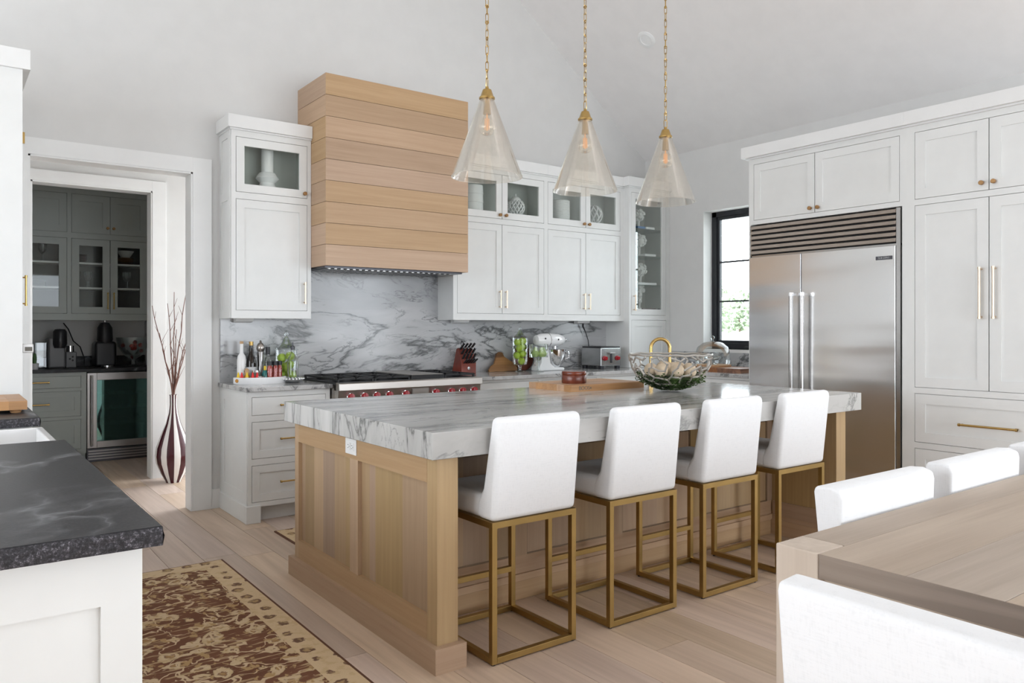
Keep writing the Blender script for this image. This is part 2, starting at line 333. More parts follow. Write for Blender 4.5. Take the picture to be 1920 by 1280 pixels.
# ================================================================= THE ROOM
def wall_with_holes(name, mat, a0, a1, z0, z1, holes, t0, t1, axis):
    """wall along x (axis 'x', thickness in y) or along y (axis 'y', thickness in x) with rectangular openings"""
    mb = MB(); xs = sorted({a0, a1, *[h[0] for h in holes], *[h[1] for h in holes]}); zs = sorted({z0, z1, *[h[2] for h in holes], *[h[3] for h in holes]})
    for i in range(len(xs) - 1):
        for j in range(len(zs) - 1):
            cx, cz = (xs[i] + xs[i+1]) / 2, (zs[j] + zs[j+1]) / 2
            if any(h[0] < cx < h[1] and h[2] < cz < h[3] for h in holes): continue
            if axis == 'x': mb.box(xs[i], xs[i+1], t0, t1, zs[j], zs[j+1])
            else: mb.box(t0, t1, xs[i], xs[i+1], zs[j], zs[j+1])
    return mb, struct(mb.build(name, mat)) if mat else None
RIDGE = (XL + XR) / 2; SL = .77; RZ = EAVE + SL * (XR - RIDGE)
def wall(name, mat, a0, a1, z0, z1, holes, t0, t1, axis, gable=False):
    mb, _ = wall_with_holes(name, None, a0, a1, z0, z1, holes, t0, t1, axis)
    if gable: mb.prism([(XL, EAVE), (XR, EAVE), (RIDGE, RZ)], t0, t1, 'y')
    return struct(mb.build(name, mat))
O1 = (.458, 1.46, 0, 2.425)
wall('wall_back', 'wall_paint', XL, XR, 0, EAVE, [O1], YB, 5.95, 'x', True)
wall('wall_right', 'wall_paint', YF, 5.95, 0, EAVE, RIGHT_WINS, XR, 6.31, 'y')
wall('wall_left', 'wall_paint', YF, 5.95, 0, EAVE, UNSEEN_LEFT_WINS, XL - .2, XL, 'y')
wall('wall_front', 'wall_paint', XL, XR, 0, EAVE, UNSEEN_REAR_WINS, YF - .2, YF, 'x', True)
mb = MB()
mb.prism([(XR + .2, EAVE - SL * .2), (RIDGE, RZ), (RIDGE, RZ + .15), (XR + .2, EAVE - SL * .2 + .15)], YF - .2, 5.95, 'y')
mb.prism([(XL - .2, EAVE - SL * .2), (RIDGE, RZ), (RIDGE, RZ + .15), (XL - .2, EAVE - SL * .2 + .15)], YF - .2, 5.95, 'y')
struct(mb.build('ceiling', 'ceiling_paint'))
# hall and pantry behind the opening
O2 = (.591, 1.493, 0, 2.5)
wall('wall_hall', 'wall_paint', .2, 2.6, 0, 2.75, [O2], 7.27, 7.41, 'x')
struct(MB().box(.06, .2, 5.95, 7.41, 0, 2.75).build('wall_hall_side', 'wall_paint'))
struct(MB().box(.06, 2.6, 5.95, 9.3, 2.75, 2.85).build('ceiling_hall', 'ceiling_paint'))
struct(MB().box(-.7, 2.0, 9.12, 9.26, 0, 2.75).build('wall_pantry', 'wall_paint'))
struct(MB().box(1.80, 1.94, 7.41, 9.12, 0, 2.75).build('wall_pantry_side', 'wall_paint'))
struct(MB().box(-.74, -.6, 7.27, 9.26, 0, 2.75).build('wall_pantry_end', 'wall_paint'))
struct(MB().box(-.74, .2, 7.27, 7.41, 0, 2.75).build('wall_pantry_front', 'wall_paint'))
struct(MB().box(-.74, .2, 7.27, 9.26, 2.75, 2.85).build('ceiling_pantry', 'ceiling_paint'))
# floor: slab with single planks laid along the depth of the room
floor = struct(MB().box(XL, XR + .2, YF, 9.3, -.06, -.004).build('floor', 'floor_oak'))
MB().box(.25, XR, -.6, 8.52, -.0039, -.0032).build('underlay', 'oak_dark', floor); PW = .19; lens = [1.35, 1.7, 2.05, 2.4]; pm = {}
for l in lens: pm[l] = MB().box(-PW / 2 + .0012, PW / 2 - .0012, 0, l - .0024, -.004, 0)
first = {}
def plank(x, y, l, clip=None):
    if clip and y + l > clip:
        MB().box(-PW / 2 + .0012, PW / 2 - .0012, 0, clip - y, -.004, 0).build('plank', 'floor_oak', floor, (x, y, 0)); return
    if l not in first: first[l] = pm[l].build('plank', 'floor_oak', floor, (x, y, 0)); return
    o = first[l].copy(); COL.objects.link(o); o.location = (x, y, 0)
for i in range(33):
    x = .25 + PW * (i + .5)
    if x > XR - .05: break
    end = 8.52 if x < 2.0 else 5.25
    y = .6 - random.random() * 1.2
    while y < end:
        l = random.choice(lens)
        if y + l > .7 and not (x - PW / 2 > 1.6 and x + PW / 2 < 4.3 and y > 3.0 and y + l < 3.98): plank(x, y, l, end if y + l > end else None)
        y += l
# casings
def casing(name, x0, x1, zt, y, w=.13, t=.022, jamb=.14):
    o = MB().box(x1, x1 + w, y - t, y, 0, zt + w * .82).build(name, 'trim_paint', bevel=.002); struct(o)
    MB().box(x0 - w, x0, y - t, y, 0, zt + w * .82).build('casing_side', 'trim_paint', o)
    MB().box(x0, x1, y - t, y, zt, zt + w * .82).build('casing_head', 'trim_paint', o)
    j = MB(); j.box(x1 - .012, x1, y - t + .006, y + jamb, 0, zt).box(x0, x0 + .012, y - t + .006, y + jamb, 0, zt).box(x0, x1, y - t + .006, y + jamb, zt - .012, zt); j.build('jamb', 'trim_paint', o)
casing('trim_1', O1[0], O1[1], O1[3], YB); casing('trim_2', O2[0], O2[1], O2[3], 7.27, .11)
struct(MB().box(1.604, 2.6, 7.255, 7.27, 0, .14).build('baseboard_hall', 'trim_paint', bevel=.002))
struct(MB().box(1.591, 1.655, 5.792, YB, 0, .14).build('baseboard_back', 'trim_paint'))
# kitchen window
a, b, c, d = RIGHT_WINS[1]; XW = 6.238
win = struct(MB().box(XW, XW + .06, a, b, c, c + .055).box(XW, XW + .06, a, b, d - .05, d).box(XW, XW + .06, a, a + .055, c, d).box(XW, XW + .06, b - .055, b, c, d).build('window_1', 'black_frame', bevel=.002))
sash = MB(); sash.box(XW + .015, XW + .05, a + .055, a + .085, c + .055, d - .05).box(XW + .015, XW + .05, b - .085, b - .055, c + .055, d - .05).box(XW + .015, XW + .05, a + .085, b - .085, c + .055, c + .085).box(XW + .015, XW + .05, a + .085, b - .085, d - .08, d - .05)
sash.build('sash', 'black_frame', win)
for z in (1.575, 1.965): MB().box(XW + .02, XW + .045, a + .085, b - .085, z - .008, z + .008).build('muntin', 'black_frame', win)
for z0, z1 in ((c + .085, 1.567), (1.583, 1.957), (1.973, d - .08)): MB().box(XW + .031, XW + .035, a + .085, b - .085, z0, z1).build('pane', 'pane', win)
MB().box(XW - .015, XW, 4.35, 4.62, c + .004, c + .03).build('crank', 'black_plastic', win, bevel=.004)
MB().box(XR - .01, XW, a, b, c - .03, c).build('window_sill', 'trim_paint', win)
# outside the kitchen window
struct(MB().prism([(6.6, -.6), (40, .3), (160, 1.2), (160, -1), (6.6, -1)], -60, 150, 'y').build('ground_outside', 'gravel_drive'))
def bush(x, y, r, h, lab, n=700):
    t = T('shrub', lab, 'shrub', (x, y, .6), 0, 'shrubs outside the window'); mb = MB()
    for i in range(n):
        u, v, w = random.gauss(0, .5), random.gauss(0, .5), random.random()
        p = Vector((u * r, v * r, h * (.12 + .88 * w) * (1 - .25 * (u * u + v * v)))); s = r * .16
        d1 = Vector((random.gauss(0, 1), random.gauss(0, 1), random.gauss(0, 1))).normalized() * s; d2 = d1.orthogonal().normalized() * s * .6
        mb.add([p - d1, p + d2, p + d1, p - d2], [(0, 1, 2, 3)])
    mb.build('foliage', 'hedge_leaf', t); MB().tube([(0, 0, 0), (0, 0, h * .6)], [r * .06, r * .03], 6).build('trunk', 'twig', t)
for i, (x, y, r, h) in enumerate([(59.5, 48.8, 1.9, 3.9), (62.0, 46.6, 1.7, 4.6), (57.5, 52.5, 2.0, 4.2), (64.8, 44.0, 1.9, 4.3), (67.5, 54.5, 2.6, 6.4)]):
    bush(x, y, r, h, ['pale green shrub seen through the lowest kitchen window pane', 'taller green shrub in the middle of the window view', 'green shrub at the far edge of the window view', 'green shrub half hidden by the fridge edge of the window', 'big green shrub standing behind the other window shrubs'][i])
# recessed ceiling light
dr = Vector((sin(R(36.63)), cos(R(36.63)), 0)) + Vector((cos(R(36.63)), -sin(R(36.63)), 0)) * ((1212 - 960) / 1446) + Vector((0, 0, (615 - 74) / 1446))
k = (EAVE + SL * XR - 1.31) / (dr.z + SL * dr.x); pc = Vector((0, 0, 1.31)) + dr * k
rl = T('recessed_light', 'round white recessed light in the sloped ceiling', 'ceiling light', pc); rl.rotation_euler = (0, math.atan(SL), 0)
MB().lathe([(.052, -.003), (.056, -.010), (.085, -.006), (.085, .0)], seg=32).build('trim_ring', 'white_plastic', rl)
MB().lathe([(.053, -.006), (.053, -.002)], seg=24).build('lens', 'white_plastic', rl)

# ================================================================= CABINET KIT  (front at y=0 facing -y, x to the right)
def shaker(par, x0, x1, z0, z1, mat='white_paint', sw=.058, kind='door', gl=False, slab=False, y=0, gmat='cab_glass', lab=None):
    g = .003; w = x1 - x0 - 2 * g; h = z1 - z0 - 2 * g; mb = MB()
    if slab: mb.box(0, w, 0, .02, 0, h)
    else: mb.box(0, sw, 0, .02, 0, h).box(w - sw, w, 0, .02, 0, h).box(sw, w - sw, 0, .02, 0, sw).box(sw, w - sw, 0, .02, h - sw, h)
    o = mb.build(kind, mat, par, (x0 + g, y, z0 + g))
    if lab: o['label'] = lab
    if not slab:
        if gl: MB().box(sw, w - sw, .009, .013, sw, h - sw).build('pane', gmat, o)
        else: MB().box(sw, w - sw, .009, .016, sw, h - sw).build('panel', mat, o)
    return o
def pull(door, x, z, ln, vert=True, mat='champagne', r=.0058, off=.032):
    mb = MB()
    if vert:
        mb.cyl((x, -off, 0), r, z - ln / 2, z + ln / 2, 12)
        for s in (-1, 1): mb.cyl((x, 0, z + s * (ln / 2 - .012)), r * .8, -off, 0, 8, 'y').cyl((x, -off, 0), r * 1.35, z + s * (ln / 2 - .006) - .006, z + s * (ln / 2 - .006) + .006, 12)
    else:
        mb.cyl((0, -off, z), r, x - ln / 2, x + ln / 2, 12, 'x')
        for s in (-1, 1): mb.cyl((x + s * (ln / 2 - .012), 0, z), r * .8, -off, 0, 8, 'y').cyl((0, -off, z), r * 1.35, x + s * (ln / 2 - .006) - .006, x + s * (ln / 2 - .006) + .006, 12, 'x')
    return mb.build('handle', mat, door)
def knob(door, x, z, mat='knob_bronze'):
    return MB().lathe([(.006, 0), (.006, -.012), (.014, -.014), (.0145, -.03), (.012, -.032), (1e-5, -.032)], (x, 0, z), 16, 'y').build('knob', mat, door)
def frame(par, W, z0, z1, opens, mat='white_paint', th=.022, x0=0):
    mb = MB(); xs = sorted({x0, W, *[o[0] for o in opens], *[o[1] for o in opens]}); zs = sorted({z0, z1, *[o[2] for o in opens], *[o[3] for o in opens]})
    for j in range(len(zs) - 1):
        run = None
        for i in range(len(xs) - 1):
            cx, cz = (xs[i] + xs[i+1]) / 2, (zs[j] + zs[j+1]) / 2
            solid = not any(o[0] < cx < o[1] and o[2] < cz < o[3] for o in opens)
            if solid: run = (run[0], xs[i+1]) if run else (xs[i], xs[i+1])
            if run and (not solid or i == len(xs) - 2): mb.box(run[0], run[1], 0, th, zs[j], zs[j+1]); run = None
    return mb.build('face_frame', mat, par)
def shell(par, W, D, z0, z1, mat='white_paint', inner=None, back=True, x0=0):
    t = .018; o = MB().box(x0, x0 + t, .022, D, z0, z1).box(W - t, W, .022, D, z0, z1).box(x0 + t, W - t, .022, D, z0, z0 + t).box(x0 + t, W - t, .022, D, z1 - t, z1).build('carcass', mat, par)
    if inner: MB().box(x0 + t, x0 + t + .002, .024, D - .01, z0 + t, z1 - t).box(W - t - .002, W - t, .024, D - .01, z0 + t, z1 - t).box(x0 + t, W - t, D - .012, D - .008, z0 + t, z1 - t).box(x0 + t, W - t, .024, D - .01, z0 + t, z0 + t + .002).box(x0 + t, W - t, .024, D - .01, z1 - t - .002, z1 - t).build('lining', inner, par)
    return o
def body(par, W, D, z0, z1, mat='white_paint', x0=0):
    return MB().box(x0, W, .0225, D, z0, z1).build('carcass', mat, par)
def crown(par, x0, x1, z0, z1, out=.03, D=.3, left=True, right=False, mat='trim_paint'):
    mb = MB(); a = x0 - (out if left else 0); b = x1 + (out if right else 0)
    mb.box(a, b, -out, D, z0 + .012, z1).box(a + out * .55 * left, b - out * .55 * right, -out * .45, D, z0, z0 + .012)
    return mb.build('crown', mat, par, bevel=.0015)

# ---- upper cabinet left of the hood
UY, ZB, ZD0, ZD1, ZG0, ZG1, ZC0, ZC1 = 5.54, 1.38, 1.437, 2.228, 2.276, 2.668, 2.712, 2.815
def tall_upper(name, label, x0, x1, doors, D, glz, cl, hl):
    t = T(name, label, 'cabinet', (x0, UY, 0)); W = x1 - x0
    ops = []
    for a, b in doors: ops += [(a - x0, b - x0, ZD0, ZD1), (a - x0, b - x0, ZG0, ZG1)]
    frame(t, W, ZB, ZC0, ops); MB().box(0, W, .0225, D, ZB + .03, ZG0 - .03).box(0, .018, .0225, D, ZB, ZB + .03).box(W - .018, W, .0225, D, ZB, ZB + .03).build('carcass', 'white_paint', t)
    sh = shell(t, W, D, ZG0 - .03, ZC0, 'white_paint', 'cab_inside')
    MB().box(.02, W - .02, .03, D - .012, ZG0 + .038, ZG0 + .057).build('cabinet_floor', 'cab_inside', t)
    crown(t, 0, W, ZC0, ZC1, .03, D, cl)
    return t
t = tall_upper('wall_cabinet', 'single-door white wall cabinet with a glass top door beside the wood hood', 1.655, 2.241, [(1.686, 2.212)], YB - UY, 1, True, None)
dg_ = shaker(t, .031, .557, ZG0, ZG1, gl=True); knob(dg_, .497, .03)
dd = shaker(t, .031, .557, ZD0, ZD1); pull(dd, .497, .13, .16)
sp = MB().box(-.006, 0, .02, .07, ZB, ZC0).box(-.006, 0, .215, .27, ZB, ZC0).box(-.006, 0, .07, .215, ZB, ZB + .06).box(-.006, 0, .07, .215, ZC0 - .05, ZC0).box(-.006, 0, .07, .215, 2.22, 2.28); sp.build('side_panel', 'white_paint', t)
o = MB().lathe([(.075, 0), (.08, .012), (.06, .035), (.055, .05), (.085, .085), (.06, .125), (.045, .13), (.044, .33), (.04, .335), (1e-5, .335)], seg=28).build('vase', 'ceramic', None, (1.962, 5.69, ZG0 + .058)); tag(o, 'white sculptural vase behind the glass door beside the hood', 'vase')
# ---- two double-door wall cabinets right of the hood
def double_upper(name, label, x0, x1, d, cl):
    t = tall_upper(name, label, x0, x1, [(d[0], d[1]), (d[1], d[2])], YB - UY, 1, cl, None)
    for i in (0, 1):
        a, b = d[i] - x0, d[i+1] - x0; q = (b - a - .035) if i == 0 else .031
        g = shaker(t, a, b, ZG0, ZG1, gl=True); knob(g, q, .03)
        s = shaker(t, a, b, ZD0, ZD1); pull(s, q, .125, .155)
    return t
double_upper('wall_cabinet', 'white double-door wall cabinet next to the hood, above the apple jar', 3.498, 4.51, (3.538, 4.009, 4.488), True)
double_upper('wall_cabinet', 'white double-door wall cabinet beside the corner display cabinet, above the toaster', 4.51, 5.512, (4.532, 5.004, 5.467), False)
zf = ZG0 + .058
o = MB().lathe([(.001, 0), (.085, 0), (.09, .02), (.088, .075), (.092, .08), (.088, .15), (.092, .155), (.086, .23), (1e-5, .23)], seg=24).build('canister', 'matte_white', None, (3.78, 5.66, zf)); tag(o, 'stacked white bowls at the hood end of the glass cabinets', 'bowls')
def pierced(name, lab, x, y, z, r, lid):
    t = T(name, lab, 'jar' if lid else 'ornament', (x, y, z)); mb = MB(); seg = 14 if lid else 10
    for k in range(seg):
        for sgn in (1, -1):
            pts = []
            for i in range(9):
                ph = .18 * pi + (.80 if not lid else .66) * pi * i / 8 - (.0 if lid else .08); th = 2 * pi * k / seg + sgn * i * .16
                pts.append((r * sin(ph) * cos(th), r * sin(ph) * sin(th), r - r * cos(ph)))
            mb.tube(pts, r * .06, 5)
    mb.build('pierced_body', 'ceramic', t)
    MB().lathe([(r * .5, 0), (r * .5, .01), (1e-5, .01)], seg=20).build('foot', 'ceramic', t)
    if lid: MB().lathe([(r * .62, r * 1.72), (r * .66, r * 1.8), (r * .6, r * 1.95), (r * .35, r * 2.2), (r * .12, r * 2.25), (r * .07, r * 2.4), (r * .1, r * 2.5), (1e-5, r * 2.62)], seg=24).build('lid', 'ceramic', t)
pierced('ginger_jar', 'white pierced ginger jar with a lid in the glass cabinet', 4.262, 5.675, zf, .082, True)
o = MB().lathe([(.001, 0)] + [(.09 + .0025 * (i % 2), .004 + .006 * i) for i in range(32)] + [(.08, .197), (1e-5, .197)], seg=28).build('ribbed_vase', 'matte_white', None, (4.785, 5.66, zf)); tag(o, 'white ribbed cylinder vase in the glass cabinet', 'vase')
pierced('lattice_ball', 'white ceramic lattice ball in the glass cabinet nearest the corner', 5.218, 5.675, zf, .098, False)
# ---- corner display cabinet
CY = 5.46
t = T('display_cabinet', 'tall white corner cabinet with a glass door and glass shelves', 'cabinet', (5.512, CY, 0)); Wc = 6.106 - 5.512; Dc = YB - CY
od = (.03, .535)
frame(t, Wc, .916, ZC0, [(od[0], od[1], 1.44, 2.668), (od[0], od[1], .93, 1.392)]); body(t, Wc, Dc, .916, 1.41)
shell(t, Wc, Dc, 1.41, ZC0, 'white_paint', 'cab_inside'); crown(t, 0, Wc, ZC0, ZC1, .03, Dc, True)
MB().box(.02, Wc - .02, .03, Dc - .012, 1.43, 1.492).build('cabinet_floor', 'cab_inside', t)
g = shaker(t, od[0], od[1], 1.44, 2.668, gl=True); pull(g, .028, .12, .16); s = shaker(t, od[0], od[1], .93, 1.392)
for z in (1.50, 2.60):
    MB().box(od[1] - .085, od[1] - .065, .02, .035, z - .012, z + .012).build('hinge', 'steel_dark', t)
for z in (2.317, 2.041, 1.747): MB().box(.02, Wc - .02, .04, Dc - .02, z - .005, z + .005).build('glass_shelf', 'shelf_glass', t)
def coral(x, z, lab, s=1.0, kind=0):
    t = T('coral_ornament', lab, 'ornament', (x, 5.60, z), 0, 'white coral ornaments'); MB().lathe([(.035, 0), (.035, .02), (.014, .025), (.012, .08 * s + .02)], seg=12).build('stand', 'plaster', t)
    mb = MB(); c = Vector((0, 0, .12 * s + .03))
    if kind == 0:
        for i in range(70):
            d = Vector((random.gauss(0, 1), random.gauss(0, 1), random.gauss(0, 1))).normalized(); p = c + d * .058 * s
            mb.lathe([(.010 * s, -.008), (.013 * s, .004), (.006 * s, .012)], p, 6)
        mb.ball(c, .052 * s, 12)
    else:
        mb.ball(c, .05, 10, .7, .6, 1.6)
        for i in range(14): mb.ball(c + Vector((random.uniform(-.03, .03), random.uniform(-.03, .03), random.uniform(-.08, .08))), .025, 8)
    mb.build('coral', 'plaster', t)
coral(5.79, 2.325, 'white coral ball on the top glass shelf'); coral(5.80, 2.049, 'white coral ball on the second glass shelf', 1.1)
coral(5.815, 1.755, 'white coral ball on the third glass shelf', 1.05); coral(5.80, 1.495, 'tall white coral piece on the bottom of the display cabinet', 1.2, 1)
for i, (x0, w, z, m, lab) in enumerate([(5.68, .1, 2.323, 'book_blue', 'thin blue book on the top glass shelf'), (5.80, .12, 2.323, 'book_pale', 'pale book lying on the top glass shelf'), (5.78, .16, 2.047, 'book_pale', 'pale book lying on the second glass shelf'),
        (5.68, .27, 1.753, 'book_pale', 'white book under the third coral ball'), (5.74, .2, 1.492, 'book_dark', 'dark brown book on the cabinet bottom'), (5.65, .08, 1.492, 'book_pale', 'small white box beside the dark book')]):
    o = MB().box(0, w, 0, .17, 0, .022).box(.004, w + .001, .003, .167, .003, .019).build('book', m, None, (x0, 5.50, z)); tag(o, lab, 'book')

# ---- base cabinets and counters on the back wall
BY = 5.19; CT = .914; CB = .884
t = T('base_cabinet', 'white three-drawer base cabinet with furniture feet left of the range', 'cabinet', (1.66, BY, 0)); W_ = 2.24 - 1.66; D_ = YB - BY
dz = [(.722, .845), (.429, .679), (.137, .386)]; ox = (.024, .55)
frame(t, W_, .105, CB, [(ox[0], ox[1], a, b) for a, b in dz]); body(t, W_, D_, .105, CB)
MB().box(0, W_, .07, D_, 0, .105).build('toe_kick', 'white_paint', t)
MB().box(-.016, .082, -.016, .022, 0, .118).box(-.016, 0, .022, D_, 0, .118).build('plinth', 'white_paint', t, bevel=.003)
MB().box(-.006, 0, .01, .09, .118, CB).box(-.006, 0, .52, D_, .118, CB).box(-.006, 0, .09, .52, .118, .2).box(-.006, 0, .09, .52, .80, CB).build('side_panel', 'white_paint', t)
for i, (a, b) in enumerate(dz):
    s = shaker(t, ox[0], ox[1], a, b, kind='drawer', slab=(i == 0), sw=.05); pull(s, (ox[1] - ox[0]) / 2, (b - a) / 2, .16, False, 'brass')
tag(MB().box(1.632, 2.246, 5.155, YB - .021, CB, CT).build('countertop', 'counter_stone', bevel=.003), 'short stone countertop holding the condiment tray', 'countertop')
t = T('base_cabinet', 'white base cabinet with wide drawers right of the range', 'cabinet', (3.472, BY, 0)); W_ = 5.53 - 3.472
ops = [(.03 + i * .68, .03 + i * .68 + .64, a, b) for i in range(3) for a, b in ((.735, .862), (.44, .715), (.13, .42))]
frame(t, W_, .105, CB, ops); body(t, W_, D_, .105, CB); MB().box(0, W_, .07, D_, 0, .105).build('toe_kick', 'white_paint', t)
for i, o_ in enumerate(ops):
    s = shaker(t, *o_, kind='drawer', slab=(i % 3 == 0), sw=.05); pull(s, .32, (o_[3] - o_[2]) / 2, .2, False, 'brass')
t = T('base_cabinet', 'white base cabinet below the window counter beside the fridge', 'cabinet', (5.53, BY, 0), -90); W_ = BY - 3.875
ops = [(.02, .64, .735, .862), (.66, 1.29, .735, .862), (.02, .64, .13, .715), (.66, 1.29, .13, .715)]
frame(t, W_, .105, CB, ops); body(t, W_, .57, .105, CB); MB().box(0, W_, .07, .57, 0, .105).build('toe_kick', 'white_paint', t)
for i, o_ in enumerate(ops): s = shaker(t, *o_, kind='drawer' if i < 2 else 'door', slab=i < 2, sw=.05); pull(s, .31, .06 if i < 2 else .5, .16, False, 'brass')
mb = MB().prism([(3.472, 5.155), (5.50, 5.155), (5.50, 3.872), (XR - .001, 3.872), (XR - .001, YB - .021), (3.472, YB - .021)], CB, CT, 'z')
tag(mb.build('countertop', 'counter_stone', bevel=.003), 'L-shaped stone countertop under the wall cabinets and window', 'countertop')
bs = MB().box(1.652, 5.512, YB - .02, YB, CT - .02, 1.385).box(2.236, 3.50, YB - .02, YB, 1.385, 1.80)
tag(bs.build('backsplash', 'splash_stone'), 'veined grey and white stone backsplash slab behind the range', 'backsplash')
tag(MB().box(XR - .015, XR, 3.872, CY, CT + .001, c - .03).build('window_backsplash', 'splash_stone'), 'low stone upstand below the kitchen window', 'backsplash')
for x0, x1, lab in ((1.74, 1.87, 'white power strip under the single-door wall cabinet'), (3.62, 3.78, 'white power strip under the cabinet next to the hood'), (5.06, 5.22, 'white power strip above the toaster cord')):
    tag(MB().prism([(YB - .03, 1.405), (YB - .10, 1.405), (YB - .09, 1.36), (YB - .03, 1.35)], x0, x1, 'x').build('power_strip', 'white_plastic', bevel=.004), lab, 'outlet')

# ---- hood: nine oak boards on each face
HX0, HX1, HY, HZ0, HZ1 = 2.243, 3.472, 5.272, 1.765, 3.157
t = T('range_hood', 'tall box hood clad in pale horizontal oak boards', 'range hood', (HX0, HY, 0)); HW = HX1 - HX0; HD = YB - HY
MB().box(.02, HW - .02, .02, HD, HZ0 + .012, HZ1 - .004).build('core', 'oak_dark', t); bh = (HZ1 - HZ0) / 9
bm_ = MB().prism([(0, 0), (HW, 0), (HW - .019, .019), (.019, .019)], 0, bh - .003, 'z'); bl = MB().prism([(0, 0), (.019, .019), (.019, HD), (0, HD)], 0, bh - .003, 'z'); br_ = MB().prism([(HW, 0), (HW - .019, .019), (HW - .019, HD), (HW, HD)], 0, bh - .003, 'z')
f0 = bm_.build('board', 'oak_x', t, (0, 0, HZ0)); l0 = bl.build('side_board', 'oak_y', t, (0, 0, HZ0)); r0 = br_.build('side_board', 'oak_y', t, (0, 0, HZ0))
for i in range(1, 9):
    for s in (f0, l0, r0):
        o = s.copy(); COL.objects.link(o); o.location = (0, 0, HZ0 + i * bh)
MB().box(.001, HW - .001, .001, HD, HZ1 - .004, HZ1).build('top_cap', 'oak_x', t)
ins = MB().box(.02, HW - .02, .06, HD - .01, HZ0 - .012, HZ0 + .012).build('liner', 'steel_dark', t)
for i in range(22): MB().box(.06 + i * .05, .06 + i * .05 + .022, .1, HD - .06, HZ0 - .017, HZ0 - .012).build('baffle', 'bright_steel', ins)

# ---- range
RX0, RX1, RF, RTZ = 2.25, 3.466, 5.05, .925
t = T('range', 'wide stainless range with red knobs and black grates', 'stove', (RX0, RF, 0)); RW = RX1 - RX0; RD = YB - .022 - RF
MB().box(0, RW, .10, RD, .12, .905).build('body', 'range_steel', t)
MB().prism([(.0, .868), (.006, .918), (.018, RTZ), (.06, RTZ), (.06, .868)], 0, RW, 'x').build('bullnose', 'range_steel', t, bevel=.004)
MB().prism([(.025, .868), (.045, .74), (.12, .74), (.12, .868)], .004, RW - .004, 'x').build('control_panel', 'range_steel', t)
MB().box(0, RW, .06, RD, .905, RTZ - .004).build('cooktop', 'black_iron', t)
def kn(x):
    o = MB().lathe([(.026, 0), (.026, -.006), (.024, -.008)], (0, 0, 0), 20, 'y').build('knob_bezel', 'chrome', t, (x, .03, .822)); o.rotation_euler = (R(-9), 0, 0)
    MB().lathe([(.021, -.008), (.023, -.03), (.018, -.042), (1e-5, -.043)], (0, 0, 0), 20, 'y').box(-.004, .004, -.047, -.03, -.018, .018).build('knob', 'red_knob', o)
ray_x = lambda u, y: y * (sin(R(36.63)) + cos(R(36.63)) * (u - 960) / 1446) / (cos(R(36.63)) - sin(R(36.63)) * (u - 960) / 1446)
for u in (656.6, 681.9, 704.8, 728.8, 759.7, 815.9, 845, 865.6, 887): kn(ray_x(u, RF + .03) - RX0)
xa, xb = ray_x(771, RF + .03) - RX0, ray_x(803, RF + .03) - RX0
o = MB().box(xa, xb, .018, .04, .77, .858).build('display_bezel', 'nickel', t); MB().box(xa + .006, xb - .006, .014, .02, .776, .852).build('display', 'range_steel', o)
def grate(x0, x1, y0, y1):
    mb = MB(); z = .945
    for x in (x0, x1, (x0 + x1) / 2): mb.quadbar((x, y0, z), (x, y1, z), .014)
    for y in (y0, y1, (y0 + y1) / 2): mb.quadbar((x0, y, z), (x1, y, z), .014)
    for x in (x0, x1):
        for y in (y0, y1): mb.box(x - .008, x + .008, y - .008, y + .008, .92, z)
    for fx in (.25, .75):
        for fy in (.25, .75):
            cx, cy = x0 + (x1 - x0) * fx, y0 + (y1 - y0) * fy
            for a in range(4):
                dx, dy = cos(a * pi / 2 + pi / 4), sin(a * pi / 2 + pi / 4); mb.tube([(cx + dx * .03, cy + dy * .03, z), (cx + dx * .09, cy + dy * .09, z)], .006, 6)
            mb.lathe([(.04, .925), (.04, .935), (.03, .94), (1e-5, .94)], (cx, cy, 0), 14)
    mb.build('grate', 'black_iron', t, bevel=.002)
grate(.03, .30, .09, RD - .04); grate(.32, .60, .09, RD - .04); grate(.92, RW - .03, .09, RD - .04)
MB().box(.62, .90, .085, RD - .05, .925, .958).build('griddle_cover', 'range_steel', t, bevel=.004); MB().box(.615, .905, .075, .085, .925, .955).build('griddle_front', 'black_iron', t)
MB().box(.02, RW - .02, .03, .1, .16, .70).build('oven_door', 'range_steel', t, bevel=.004); MB().cyl((0, -.02, .66), .012, .06, RW - .06, 12, 'x').build('oven_handle', 'bright_steel', t)
MB().box(.04, RW - .04, .09, RD, 0, .12).build('kick', 'steel_dark', t)

# ---- fridge wall
FX = 5.27
FY0, FY1 = 3.856, 2.638
t = T('refrigerator', 'wide built-in stainless refrigerator with louvred top grille', 'refrigerator', (FX, FY0, 0), -90); FW = FY0 - FY1; FD = .7
MB().box(0, FW, .03, FD, .0, 2.134).build('case', 'steel_dark', t)
MB().box(FW - .028, FW, -.012, .03, .0, 2.134).box(0, .012, .0, .03, 0, 2.134).box(0, FW, .0, .03, 1.878, 1.892).build('surround', 'bright_steel', t)
sp = .47
for a, b, nm in ((.006, sp - .003, 'freezer_door'), (sp + .003, FW - .030, 'fridge_door')):
    MB().box(a, b, -.022, .03, .10, 1.876).build(nm, 'fridge_steel', t, bevel=.003)
for x in (sp - .045, sp + .045):
    h = MB().cyl((x, -.085, 0), .0165, .70, 1.575, 20); h.build('handle', 'bright_steel', t)
    MB().cyl((x, -.085, 0), .0185, 1.555, 1.578, 20).cyl((x, -.085, 0), .0185, .697, .72, 20).box(x - .01, x + .01, -.085, -.02, 1.558, 1.574).box(x - .01, x + .01, -.085, -.02, .702, .718).build('handle_mount', 'chrome', t)
n = 6; gz0, gz1 = 1.896, 2.134; gh = (gz1 - gz0) / n
MB().box(.01, FW - .03, .02, .03, gz0, gz1).build('grille_back', 'black_gap', t)
